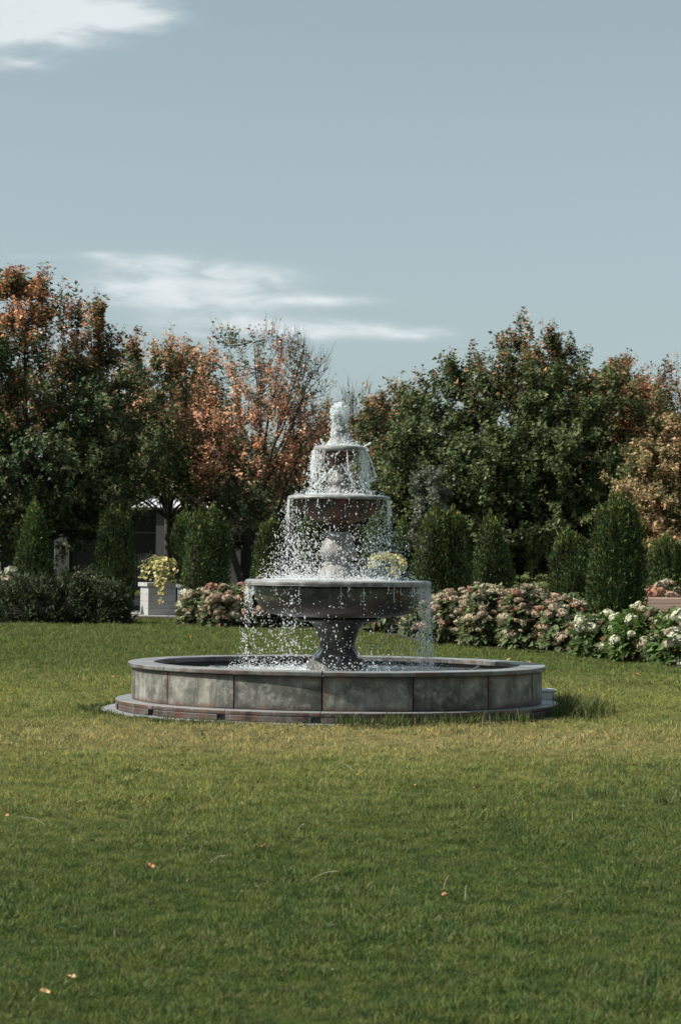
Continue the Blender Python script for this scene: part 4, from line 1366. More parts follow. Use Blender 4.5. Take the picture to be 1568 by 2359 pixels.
# ------------------------------------------------------------------ arborvitae
def arborvitae(px, dist, top_py, wpx, label, seed, leaders=((0, 0, 1.0),), base_py=None, n=9000, tint=1.0, prof=None):
    p = base_at(px, dist)
    H = ztop(top_py, dist, px) - p.z
    Rb = wpx / 2 * dist / FD
    root = empty('arborvitae', p, label, 'conifer', 'clipped columnar arborvitae round the garden')
    r = rs(seed)
    if prof is None:
        prof = [(0, 0.80), (0.12, 0.97), (0.3, 1.0), (0.55, 0.90), (0.75, 0.70), (0.88, 0.46), (0.96, 0.2), (1.0, 0.05)]
    gp = Geo()
    gc = Geo()
    for (ox, oy, hs__) in leaders:
        h = H * hs__
        nl = int(n * 2.0 / len(leaders)) + 200
        k = Rb if len(leaders) == 1 else Rb * 0.66
        z = h * r.uniform(0.0, 1.0, nl) ** 0.9
        th = r.uniform(0, 2 * math.pi, nl)
        env = np.interp(z / h, [q[0] for q in prof], [q[1] for q in prof]) * k
        cyl = np.stack([np.cos(th) * 2.2, np.sin(th) * 2.2, z * 1.1], -1)
        lump = 1 + 0.13 * noise3(cyl, 1.5, seed + 3) + 0.10 * noise3(cyl * [1.6, 1.6, 0.8], 3.0, seed + 4) + 0.05 * noise3(cyl, 7.0, seed + 5)
        dep = 1 - 0.28 * r.uniform(0, 1, nl) ** 2
        rad = env * lump * dep
        P = np.stack([np.cos(th) * rad + ox * Rb, np.sin(th) * rad + oy * Rb, z], -1)
        outw = np.stack([np.cos(th), np.sin(th), np.zeros(nl)], -1)
        D = unit(outw * 0.55 + np.array([[0, 0, 0.8]]) + 0.32 * r.normal(size=(nl, 3)))
        N = unit(outw + 0.7 * r.normal(size=(nl, 3)))
        stray = r.uniform(size=nl) < 0.035
        P[stray] += outw[stray] * (0.03 + 0.09 * r.uniform(size=(stray.sum(), 1))) + [0, 0, 0.04]
        D[stray] = unit(outw[stray] * 0.5 + [0, 0, 1.0])
        # ragged leader tips
        tipn = 420
        zt = h * (0.93 + 0.13 * r.uniform(size=tipn)); at_ = r.uniform(0, 6.28, tipn); rt = k * 0.42 * r.uniform(size=tipn) * (h * 1.07 - zt) / (h * 0.14)
        P = np.concatenate([P, np.stack([np.cos(at_) * rt + ox * Rb, np.sin(at_) * rt + oy * Rb, zt], -1)])
        D = np.concatenate([D, unit(np.array([[0, 0, 1.0]]) + 0.25 * r.normal(size=(tipn, 3)))])
        N = np.concatenate([N, unit(r.normal(size=(tipn, 3)) + [0, -0.3, 0])])
        m = len(P)
        Ls = 0.064 * np.exp(r.normal(0, 0.3, m)) * (H / 2.8) ** 0.5
        shade = noise3(P, 5.0, seed + 8)
        cg = np.array([[0.048, 0.076, 0.030]]) * (1 + 0.35 * shade[:, None]) * np.exp(r.normal(0, 0.3, (m, 1)))
        fresh = (r.uniform(size=m) < 0.30)[:, None]
        cg = np.where(fresh, cg * np.array([[2.1, 1.9, 1.2]]), cg)
        dead = (r.uniform(size=m) < (0.03 + 0.06 * (noise3(P, 3.0, seed + 12) > 0.5)))[:, None]
        cg = np.where(dead, np.array([[0.15, 0.11, 0.04]]) * r.uniform(0.6, 1.3, (m, 1)), cg)
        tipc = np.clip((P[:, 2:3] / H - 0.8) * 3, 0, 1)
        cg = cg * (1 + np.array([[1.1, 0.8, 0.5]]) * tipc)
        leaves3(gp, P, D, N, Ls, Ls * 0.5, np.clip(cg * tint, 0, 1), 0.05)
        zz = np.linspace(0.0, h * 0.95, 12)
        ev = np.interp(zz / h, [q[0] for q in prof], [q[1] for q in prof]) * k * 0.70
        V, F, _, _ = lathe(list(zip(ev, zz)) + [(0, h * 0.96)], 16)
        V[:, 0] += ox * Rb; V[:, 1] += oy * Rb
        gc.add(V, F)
    obj('trunk', gc.mesh('trunk', True), MATS.get('inner_shade') or mat('inner_shade', lambda bb: bb.n('ShaderNodeBsdfPrincipled', {'Base Color': (0.008, 0.009, 0.005, 1), 'Roughness': 1.0}).outputs[0]), root)  # no real trunk: dark core added inside the foliage to block light
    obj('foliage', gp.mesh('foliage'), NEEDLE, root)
    return root


CONE = [(0, 0.85), (0.15, 1.0), (0.4, 0.92), (0.62, 0.74), (0.8, 0.50), (0.92, 0.27), (1.0, 0.04)]
BULL = [(0, 0.80), (0.15, 0.97), (0.4, 1.0), (0.65, 0.93), (0.82, 0.78), (0.92, 0.60), (0.97, 0.40), (1.0, 0.12)]
arborvitae(78, 67, 1163, 94, 'slim arborvitae at the far left, behind the junipers, with a pointed tip', 601, prof=CONE)
arborvitae(262, 71, 1180, 106, 'arborvitae between the junipers and the ribbed wall, left of the urn pedestal', 602, ((-0.12, 0, 1.0), (0.22, 0.1, 0.985), (0, 0.1, .8)), n=12000, prof=BULL)
arborvitae(425, 72, 1184, 62, 'narrow arborvitae half hidden directly right of the urn', 603, prof=BULL)
arborvitae(478, 63, 1178, 118, 'twin tipped arborvitae with brown flecks, right of the urn pedestal', 604, ((-0.30, 0, 0.975), (0.22, 0, 1.0), (0, 0.2, .7)), n=13000, prof=BULL)
arborvitae(626, 68, 1203, 84, 'short arborvitae under the salmon orange tree, left edge of the spray', 605, prof=BULL)
arborvitae(712, 66, 1185, 92, 'arborvitae seen through the spray left of the fountain baluster', 606, prof=CONE)
arborvitae(872, 66, 1180, 98, 'arborvitae seen through the spray right of the fountain baluster', 607, prof=CONE)
arborvitae(925, 70, 1205, 70, 'arborvitae behind the yellow leaved urn, at the right edge of the spray', 608, prof=CONE)
arborvitae(1020, 56, 1178, 146, 'stout double topped arborvitae, first to the right of the fountain', 609, ((-0.26, 0, 1.0), (0.27, 0.1, 0.975), (0, 0, .75)), n=14000, prof=BULL)
arborvitae(1132, 59, 1194, 104, 'arborvitae with a single rounded tip, left of the dark maple trunk', 610, ((-0.12, 0, 1.0), (0.30, 0.1, 0.78), (-0.1, 0.1, 0.8)), n=12000, prof=BULL)
arborvitae(1306, 64, 1228, 88, 'short arborvitae close behind the tallest one on the right', 611, prof=BULL)
arborvitae(1412, 46, 1158, 154, 'tallest and widest arborvitae, between the pink and the white hydrangeas', 612, ((-0.10, 0, 0.99), (0.22, 0.05, 1.0), (0, 0, 0.8)), n=17000, prof=BULL)
arborvitae(1530, 62, 1242, 104, 'squat arborvitae at the right edge above the timber planter', 613, prof=BULL)


# ------------------------------------------------------------------ juniper
def juniper(px, dist, top_py, wpx, label, seed, n=420):
    p = base_at(px, dist)
    H = ztop(top_py, dist, px) - p.z
    Rw = wpx / 2 * dist / FD
    root = empty('juniper_shrub', p, label, 'shrub', 'spreading junipers at the left edge of the lawn')
    r = rs(seed)
    g = Geo()
    gw = Geo()
    th = r.uniform(0, 2 * math.pi, n); cz = r.uniform(0.0, 1.0, n)
    S0 = np.stack([np.cos(th) * Rw * 0.35 * r.uniform(size=n), np.sin(th) * 0.9 * 0.35 * r.uniform(size=n), 0.08 + 0.4 * H * cz], -1)
    er = np.sqrt(np.clip(1 - (cz * 0.95) ** 2, 0.05, 1)) * (0.85 + 0.22 * r.normal(size=n) * 0.6)
    E = np.stack([np.cos(th) * Rw * er, np.sin(th) * 1.0 * er, 0.12 + H * cz * (0.92 + 0.1 * r.normal(size=n))], -1)
    E = E + 0.10 * noise3(E, 2.5, seed)[:, None]
    E[:, 2] = np.clip(E[:, 2], 0.12, H * 1.06)
    tubes(gw, S0, E, 0.012, 0.005, 3)
    k = 42
    t = np.linspace(0.15, 1.0, k)
    PP = S0[:, None] * (1 - t)[None, :, None] + E[:, None] * t[None, :, None]
    PP = PP + np.stack([np.zeros_like(t), np.zeros_like(t), -0.10 * H * np.sin(t * 3.14)], -1)[None]
    d = unit(E - S0)[:, None].repeat(k, 1)
    PP = PP.reshape(-1, 3); d = d.reshape(-1, 3)
    m = len(PP)
    PP = PP + r.normal(0, 0.045, (m, 3))
    D = unit(d * 0.75 + r.normal(size=(m, 3)) * 0.55 + [0, 0, 0.15])
    LL = 0.10 * np.exp(r.normal(0, 0.25, m))
    tt = np.tile(t, n)[:, None]
    c = np.array([[0.026, 0.037, 0.016]]) * (1 + 0.9 * (tt > 0.8)) * np.exp(r.normal(0, 0.3, (m, 1)))
    leaves3(g, PP, D, unit(r.normal(size=(m, 3)) + [0, -.2, .6]), LL, LL * 0.36, c, 0.05)
    V = DV * np.array([Rw * 0.72, 0.75, H * 0.62]) + [0, 0, H * 0.22]
    V[:, 2] = np.maximum(V[:, 2], 0.03)
    gw.add(V, DF)
    obj('branches', gw.mesh('branches'), BARK, root)
    obj('foliage', g.mesh('foliage'), NEEDLE, root)


juniper(-40, 61.5, 1335, 160, 'leftmost dark spreading juniper at the frame edge of the lawn', 701)
juniper(70, 61, 1328, 190, 'spreading juniper in front of the slim far left arborvitae', 702)
juniper(175, 61.5, 1318, 150, 'tallest of the spreading junipers, with feathery upright tips', 703)
juniper(245, 61.5, 1345, 125, 'spreading juniper nearest the urn pedestal, sloping down to the right', 704)


# ------------------------------------------------------------------ hydrangeas
def head_mesh(seed, rad, nfl=95, flat=0.8):
    r = rs(seed)
    g = Geo()
    n = nfl
    i = np.arange(n) + 0.5
    ph = np.arccos(1 - 1.75 * i / n); th = math.pi * (1 + 5 ** 0.5) * i
    d = np.stack([np.cos(th) * np.sin(ph), np.sin(th) * np.sin(ph), np.cos(ph)], -1)
    P = d * rad * (1 + 0.08 * r.normal(size=(n, 1)))
    P[:, 2] *= flat
    u = unit(np.cross(d, [[0.3, 0.2, 1]])) ; v = np.cross(d, u)
    s = rad * 0.27 * r.uniform(0.75, 1.25, (n, 1))
    tilt = d * s * 0.5 * r.normal(size=(n, 1))
    V = np.stack([P + u * s + tilt, P + v * s - tilt * 0.5, P - u * s - tilt, P - v * s + tilt * 0.5], 1).reshape(-1, 3)
    tone = np.repeat(r.uniform(0.7, 1.25, (n, 1)) * np.ones((1, 3)), 4, axis=0)
    g.add(V, np.arange(n)[:, None] * 4 + np.arange(4)[None], tone)
    c = DV * rad * 0.86 * np.array([1, 1, flat]) + np.array([0, 0, -0.05 * rad])
    g.add(c, DF, np.full((len(c), 3), 0.62))
    return g.mesh('flower_head')


def petal_mat(name, a, b_):
    def f(bb):
        rnd = bb.n('ShaderNodeObjectInfo').outputs['Random']
        c = bb.mix(rnd, a, b_)
        c = bb.mix(1.0, c, bb.n('ShaderNodeVertexColor', layer_name='Col').outputs[0], 'MULTIPLY')
        p = bb.n('ShaderNodeBsdfPrincipled', {'Base Color': c, 'Roughness': 0.85, 'Specular IOR Level': 0.1})
        t = bb.n('ShaderNodeBsdfTranslucent', {'Color': c})
        return bb.n('ShaderNodeMixShader', {0: 0.15, 1: p.outputs[0], 2: t.outputs[0]}).outputs[0]
    return mat(name, f)


M_PINK = petal_mat('faded_pink_petals', (0.38, 0.26, 0.19), (0.42, 0.34, 0.25))
M_TAN = petal_mat('greenish_tan_petals', (0.40, 0.37, 0.26), (0.36, 0.30, 0.21))
M_RUST = petal_mat('rusty_petals', (0.26, 0.13, 0.09), (0.36, 0.20, 0.14))
M_CREAM = petal_mat('cream_petals', (0.54, 0.54, 0.40), (0.44, 0.46, 0.32))
HEADS = {}
for key, m_ in (('pink', M_PINK), ('tan', M_TAN), ('rust', M_RUST), ('cream', M_CREAM)):
    HEADS[key] = []
    for q in range(3):
        me = head_mesh(900 + q, 1.0, 110 if key == 'cream' else 80, 0.85 if key == 'cream' else 0.52)
        me.materials.append(m_)
        HEADS[key].append(me)


def hydrangea(px, dist, top_py, wpx, label, seed, nheads, mixw, hr, nleaf=2600, leaf=0.13, depth=0.8, group=None, green=(0.085, 0.115, 0.048), zlo=0.25, stalky=False, drop=0.0, base=None):
    p = base or base_at(px, dist)
    H = ztop(top_py, dist, px) - p.z
    Rw = wpx / 2 * dist / FD
    root = empty('hydrangea_shrub', p, label, 'flowering shrub', group)
    r = rs(seed)
    n = nleaf
    d = unit(r.normal(size=(n, 3)) * [1, 1, 1] + [0, 0, 0.25]); d[:, 2] = np.abs(d[:, 2])
    rad = (0.55 + 0.45 * r.uniform(size=n) ** 0.6)
    lump = 1 + 0.10 * noise3(d * 3, 1.4, seed)
    sup = np.abs(d) ** 1.0
    box_ = 1 / np.maximum((np.abs(d) ** 3.0).sum(1) ** (1 / 3.0), 0.5)    # boxier than a ball
    P = d * (rad * lump * box_)[:, None] * [Rw, depth, H]
    P[:, 2] = np.maximum(P[:, 2], 0.10 + 0.2 * r.uniform(size=n))
    D = unit(d * [1, 1, 0.3] + r.normal(size=(n, 3)) * 0.5 + [0, 0, -0.35])
    N = unit(d * 0.6 + [0, 0, 0.7] + r.normal(size=(n, 3)) * 0.35)
    LL = leaf * np.exp(r.normal(0, 0.25, n))
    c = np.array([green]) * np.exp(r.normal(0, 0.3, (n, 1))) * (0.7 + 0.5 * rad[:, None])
    old = (r.uniform(size=n) < 0.10)[:, None]
    c = np.where(old, np.array([[0.14, 0.09, 0.045]]) * r.uniform(0.5, 1.3, (n, 1)), c)
    g = Geo()
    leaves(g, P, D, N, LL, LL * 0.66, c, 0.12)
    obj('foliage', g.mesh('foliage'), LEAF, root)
    g = Geo()
    m = 90
    th = r.uniform(0, 6.28, m)
    b0 = np.stack([np.cos(th) * Rw * 0.45, np.sin(th) * depth * 0.45, np.zeros(m)], -1) * np.stack([np.sqrt(r.uniform(size=m))] * 2 + [np.ones(m)], -1)
    b1 = b0 * 1.75 + np.stack([r.normal(0, .06, m), r.normal(0, .06, m), H * r.uniform(0.55, 0.95, m)], -1)
    tubes(g, b0, b1, 0.008, 0.004, 4)
    obj('stems', g.mesh('stems'), BARK, root)
    keys = list(mixw.keys()); ww = np.array([mixw[k_] for k_ in keys]); ww = ww / ww.sum()
    for q in range(int(nheads * 1.3)):
        dd = np.array([r.normal(), r.normal() - 0.25, 0])
        dd = unit(np.array([r.normal(), r.normal() - 0.45, 0.15 + abs(r.normal()) * 1.0]))
        bx = 1 / max((np.abs(dd) ** 3.0).sum() ** (1 / 3.0), 0.5)
        pp_ = dd * bx * (1.0 + 0.10 * noise3(dd[None] * 3, 1.4, seed)[0]) * [Rw, depth, H] * r.uniform(0.93, 1.03)
        if pp_[2] < H * zlo:
            pp_[2] = H * (zlo + 0.5 * r.uniform())
        key = keys[r.choice(len(keys), p=ww)]
        o = bpy.data.objects.new('flower_head', HEADS[key][r.randint(3)])
        COL.objects.link(o)
        o.parent = root
        o.location = pp_
        s = hr * math.exp(r.normal(0, 0.27))
        o.scale = (s, s, s)
        o.rotation_euler = (r.normal(-0.05, 0.3) - 0.45 * dd[1] * -1, 0.45 * dd[0], r.uniform(0, 6.28))
    return root


PK = 'faded pink hydrangeas along the back edge of the lawn'
mp = {'pink': 5, 'tan': 4, 'rust': 3}
hydrangea(450, 60.5, 1362, 72, 'pale hydrangea with sparse tan heads beside the twin tipped arborvitae', 801, 26, {'tan': 4, 'cream': 1, 'pink': 1}, 0.095, 1400, group=PK)
hydrangea(515, 59.5, 1350, 100, 'pink hydrangea left of the big bowl, the fullest on that side', 802, 62, {'pink': 5, 'tan': 2, 'rust': 2}, 0.098, 1900, group=PK)
hydrangea(580, 59.5, 1345, 82, 'reddish hydrangea partly behind the left lip of the big bowl', 803, 44, {'pink': 4, 'rust': 5, 'tan': 1}, 0.098, 1500, group=PK)
hydrangea(668, 60, 1372, 110, 'leafy hydrangea seen under the big bowl, left of the pedestal', 804, 14, {'tan': 4, 'pink': 2}, 0.09, 1900, group=PK)
hydrangea(885, 56, 1368, 100, 'leafy hydrangea seen under the big bowl, right of the pedestal', 805, 22, {'tan': 5, 'pink': 1}, 0.09, 1900, group=PK)
hydrangea(960, 53, 1385, 70, 'low green hydrangea at the right lip of the big bowl', 806, 14, {'tan': 4, 'pink': 1}, 0.09, 1300, group=PK)
hydrangea(1035, 49, 1366, 118, 'hydrangea right of the falling water, with tan heads down to the grass', 807, 64, {'tan': 6, 'pink': 4, 'rust': 1}, 0.077, 2300, group=PK)
hydrangea(1125, 47.5, 1352, 130, 'highest hydrangea of the long row, with pale heads along its top', 808, 74, {'tan': 6, 'pink': 4, 'rust': 1}, 0.077, 2600, group=PK)
hydrangea(1215, 46, 1358, 124, 'hydrangea in the middle of the long row, brown stems showing below', 809, 74, mp, 0.077, 2500, group=PK)
hydrangea(1300, 45, 1372, 104, 'rust and pink hydrangea at the foot of the tallest arborvitae', 810, 60, {'pink': 6, 'rust': 3, 'tan': 4}, 0.075, 2100, group=PK)
WG = 'cream headed hydrangeas at the right edge of the lawn'
hydrangea(1378, 42.5, 1418, 112, 'cream hydrangea nearest the fountain, with large round heads at its left side', 811, 22, {'cream': 6, 'tan': 1}, 0.098, 2000, 0.14, group=WG, green=(0.062, 0.10, 0.03), zlo=0.1)
hydrangea(1468, 41, 1408, 118, 'middle cream hydrangea with bright green leaves and few heads', 812, 18, {'cream': 5, 'tan': 1}, 0.098, 2600, 0.15, group=WG, green=(0.07, 0.12, 0.03), zlo=0.1)
hydrangea(1562, 39.5, 1415, 112, 'cream hydrangea cut by the right edge of the frame, heads low by the grass', 813, 26, {'cream': 5, 'tan': 2}, 0.105, 2100, 0.15, group=WG, green=(0.065, 0.11, 0.03), zlo=0.1)
hydrangea(1415, 43, 1425, 60, 'small tall stemmed cream hydrangea in front of the tallest arborvitae', 814, 12, {'cream': 5, 'tan': 1}, 0.095, 1000, 0.13, group=WG, green=(0.06, 0.095, 0.03), zlo=0.3)
hydrangea(8, 66, 1316, 52, 'pale pink hydrangea heads above the juniper at the left frame edge', 815, 22, {'tan': 3, 'cream': 3, 'pink': 1}, 0.11, 700)
hydrangea(188, 66, 1324, 84, 'pale hydrangea heads peeping over the middle of the junipers', 816, 22, {'tan': 3, 'cream': 2, 'rust': 1}, 0.10, 900)
hydrangea(1525, 58, 1352, 110, 'row of tan and pink hydrangea heads growing behind the timber planter', 817, 34, {'tan': 4, 'pink': 2, 'rust': 2}, 0.13, 1300)
hydrangea(592, 66, 1331, 46, 'small hydrangea behind the left lip of the big bowl', 818, 14, {'tan': 3, 'pink': 2}, 0.09, 600)


# ------------------------------------------------------------------ urn pedestals
def vine_leaf(rad=1.0):
    g = Geo()
    out_ = [(0, 0, 0), (0.42, -0.12, 0.06), (0.58, 0.25, 0.1), (0.38, 0.65, 0.04), (0, 1.12, -0.14), (-0.38, 0.65, 0.04), (-0.58, 0.25, 0.1), (-0.42, -0.12, 0.06)]
    V = np.array(out_ + [(0, 0.35, -0.02)]) * rad
    F = [(8, i, (i + 1) % 8) for i in range(8)]
    g.add(V, F)
    return g.mesh('leaf')


M_VINE = mat('chartreuse_leaf', lambda bb: (lambda c: bb.n('ShaderNodeMixShader', {0: 0.3,
    1: bb.n('ShaderNodeBsdfPrincipled', {'Base Color': c, 'Roughness': 0.5}).outputs[0],
    2: bb.n('ShaderNodeBsdfTranslucent', {'Color': c}).outputs[0]}).outputs[0])(
    bb.mix(bb.n('ShaderNodeObjectInfo').outputs['Random'], (0.34, 0.36, 0.10), (0.68, 0.58, 0.30))))
VL = vine_leaf()
VL.materials.append(M_VINE)


def pedestal(p, side, h, rotz, label, seed, rows=4):
    t = empty('stone_pedestal', p, label, 'pedestal')
    t.rotation_euler.z = rotz
    s = side / 2
    ch = (h - 0.115) / rows
    for k in range(rows):
        cut = -s + side * (0.85 if k % 2 == 1 else 0.13)
        cut = -s + side * (0.85 if k in (1, 3) else 0.13)
        for (x0, x1) in ((-s, cut - 0.003), (cut + 0.003, s)):
            g = Geo()
            box(g, x0, x1, -s, s, k * ch + 0.002, (k + 1) * ch - 0.003, bev=0.003)
            obj('block', g.mesh('block'), BLOCK, t)
    g = Geo()
    box(g, -s + 0.03, s - 0.03, -s + 0.03, s - 0.03, 0.0, h - 0.12)
    obj('core', g.mesh('core'), DARK, t)
    g = Geo()
    box(g, -s - 0.055, s + 0.055, -s - 0.055, s + 0.055, h - 0.112, h, bev=0.008)
    obj('cap', g.mesh('cap'), BLOCK, t)
    return t


def urn(p, rotz, label, seed, paths, rb=0.33, hb=0.5, nleaf_top=90):
    t = empty('plant_urn', p, label, 'urn')
    g = Geo()
    box(g, -0.14, 0.14, -0.14, 0.14, 0.002, 0.07, bev=0.006)
    obj('foot_block', g.mesh('foot_block'), BLOCK, t)
    V, F, n_, k_ = lathe([(0.12, 0.07), (0.12, 0.09), (0.06, 0.13), (0.06, 0.16)] + smooth_prof([(0.10, 0.19), (rb * 0.72, 0.27), (rb * 0.93, hb * 0.72), (rb * 0.9, hb * 0.9), (rb * 1.05, hb)], 3) + [(rb * 0.9, hb), (rb * .8, hb - 0.06), (0, hb - 0.06)], 28)
    obj('bowl', raw_mesh('bowl', V, F, smooth=True), URN, t)
    pl = empty('trailing_vine', p, label.replace('dark urn with', 'yellow green vine of').replace('urn', 'planter'), 'vine')
    return t, pl


pcen = at(364, 67.5, 1424)
PZ = float(terrain(pcen.x, pcen.y)) + 0.03
H1 = ztop(1342, 67.5, 364) - PZ
pedestal((pcen.x, pcen.y, PZ), 0.79, H1, R(20.6), 'grey stone block pedestal with a cap, left of the fountain beside the junipers', 1)


def planter(cx_, cy_, z0, seed, label_u, label_v, strands, top=80, side_dark=True):
    t = empty('plant_urn', (cx_, cy_, z0), label_u, 'urn')
    g = Geo()
    box(g, -0.14, 0.14, -0.14, 0.14, 0.002, 0.075, bev=0.006)
    obj('foot_block', g.mesh('foot_block'), BLOCK, t)
    rb, hb = 0.30, 0.52
    V, F, n_, k_ = lathe([(0.12, 0.075), (0.12, 0.10), (0.06, 0.13), (0.06, 0.16)] + smooth_prof([(0.10, 0.19), (rb * 0.72, 0.26), (rb * 0.95, hb * 0.72), (rb * 0.9, hb * 0.9), (rb * 1.05, hb)], 3) + [(rb * 0.9, hb), (rb * .8, hb - 0.06), (0, hb - 0.06)], 28)
    obj('bowl', raw_mesh('bowl', V, F, smooth=True), URN, t)
    vn = empty('trailing_vine', (cx_, cy_, z0 + hb), label_v, 'vine')
    r = rs(seed)
    g = Geo()

    def put(P, d, s, ny=None):
        o = bpy.data.objects.new('leaf', VL)
        COL.objects.link(o)
        o.parent = vn
        o.location = P
        o.scale = (s, s, s)
        dq = Vector(d).to_track_quat('Y', 'Z')
        o.rotation_euler = (dq.to_matrix() @ Matrix.Rotation(r.normal(0, 0.35), 3, 'X') @ Matrix.Rotation(r.normal(0, 0.35), 3, 'Y')).to_euler()
    # mound
    for k in range(int(top * 1.7)):
        a = r.uniform(0, 6.28); e = abs(r.normal(0, 0.5))
        rad = 0.43 * math.sqrt(r.uniform())
        P = (math.cos(a) * rad * 1.05, math.sin(a) * rad, 0.17 - 0.7 * rad ** 2 + 0.03 * r.normal())
        put(P, (math.cos(a), math.sin(a), -0.15 - 1.2 * rad), 0.095 * math.exp(r.normal(0, .2)))
    for (ax, ay, x1, y1, drop, cnt, wd) in strands:
        n = 9
        tt = np.linspace(0, 1, n)
        Pp = np.stack([ax + (x1 - ax) * np.sqrt(tt), ay + (y1 - ay) * np.sqrt(tt), 0.02 - drop * tt ** 1.2], -1)
        tubes(g, Pp[:-1], Pp[1:], 0.006, 0.004, 4)
        for k in range(int(cnt * 1.3)):
            s_ = r.uniform()
            c = np.array([np.interp(s_, tt, Pp[:, i]) for i in range(3)])
            c = c + np.array([r.normal(0, wd * (1 - 0.5 * s_)), r.normal(-0.03, 0.04), r.normal(0, 0.03)])
            put(c, (r.normal(0, .5), -0.75, -0.75 + 0.2 * r.normal()), 0.088 * math.exp(r.normal(0, .2)))
    obj('stems', g.mesh('stems', True), BARK, vn)
    # dark silvery foliage on the left side
    if side_dark:
        n = 500
        P = np.stack([-0.30 + 0.10 * r.normal(size=n), -0.10 + 0.13 * r.normal(size=n), 0.05 + 0.09 * r.normal(size=n)], -1)
        gl = Geo()
        leaves(gl, P, unit(r.normal(size=(n, 3))), unit(r.normal(size=(n, 3))), np.full(n, 0.08), np.full(n, 0.02), np.array([[0.035, 0.06, 0.05]]) * np.ones((n, 1)))
        obj('foliage', gl.mesh('foliage'), LEAF, vn)


ux = at(366, 67.5, 1340).x + 0.02
planter(ux, pcen.y, PZ + H1 + 0.002, 31, 'dark urn standing on the grey block pedestal left of the fountain', 'yellow green trailing vine spilling from the urn over the grey block pedestal',
        [(-0.05, -0.3, 0.02, -0.52, 0.55, 42, 0.11), (0.15, -0.3, 0.16, -0.55, 0.62, 48, 0.12), (0.1, -0.3, 0.10, -0.58, 0.80, 40, 0.09), (0.12, -0.3, 0.08, -0.60, 1.08, 30, 0.06), (0.28, -0.15, 0.40, -0.3, 0.55, 22, 0.07), (-0.36, -0.2, -0.42, -0.3, 0.42, 16, 0.06), (-0.25, -.25, -0.22, -.35, 0.45, 10, .06)])
# second urn behind the fountain
p2 = at(889, 64, 1440)
P2Z = float(terrain(p2.x, p2.y)) + 0.03
H2 = ztop(1336, 64, 889) - P2Z
pedestal((p2.x, p2.y, P2Z), 0.79, H2, R(-8), 'stone block pedestal hidden behind the big bowl, right of its centre', 2)
planter(p2.x + 0.0, p2.y, P2Z + H2 + 0.002, 33, 'urn behind the right half of the big bowl rim, seen through spray', 'yellowish vine leaves in the urn behind the right half of the big bowl',
        [(0.15, -0.3, 0.2, -0.5, 0.4, 40, 0.13), (-0.2, -.2, -0.45, -.3, 0.18, 16, 0.07), (0.3, -0.2, 0.36, -0.4, 0.35, 20, 0.09)], 110, False)

# white post with a cap, just right of the pedestal, and a pale bench-like kerb behind
wp = at(414, 66, 1425)
t = empty('white_post', (wp.x, wp.y, float(terrain(wp.x, wp.y)) + 0.03), 'narrow white post with a square cap between the block pedestal and the arborvitae', 'post')
hw = ztop(1347, 66, 414) - (float(terrain(wp.x, wp.y)) + 0.03)
g = Geo(); box(g, -0.055, 0.10, -0.08, 0.08, 0, hw - 0.08, bev=0.005); obj('shaft', g.mesh('shaft'), WHITEST, t)
g = Geo(); box(g, -0.10, 0.14, -0.12, 0.12, hw - 0.078, hw, bev=0.006); obj('cap', g.mesh('cap'), WHITEST, t)
# paving round the pedestal: separate stones
pv = empty('paved_terrace', (pcen.x, pcen.y, 0), 'pale paved strip under the block pedestal, left of the fountain', 'paving')
for iy in range(4):
    for ix in range(6):
        g = Geo()
        x0 = -1.5 + ix * 0.62 + 0.2 * (iy % 2); y0 = -0.95 + iy * 0.75
        zt = float(terrain(pcen.x, pcen.y + y0))
        box(g, x0, x0 + 0.6, y0, y0 + 0.73, zt - 0.02, zt + 0.055 - 0.0, bev=0.008)
        obj('paving_slab', g.mesh('paving_slab'), PAVE, pv)
lw = at(352, 74, 1400)
g = Geo(); box(g, -1.1, 1.3, -0.2, 0.2, 0, 0.30, bev=0.01)
lwz = float(terrain(lw.x, lw.y))
o = empty('low_kerb_wall', (lw.x, lw.y, lwz), 'low pale kerb wall behind the block pedestal', 'wall')
obj('wall', g.mesh('wall'), PAVE, o)
g = Geo(); box(g, -1.15, 1.35, -0.25, 0.25, 0.302, 0.36, bev=0.01); obj('coping', g.mesh('coping'), BLOCK, o)

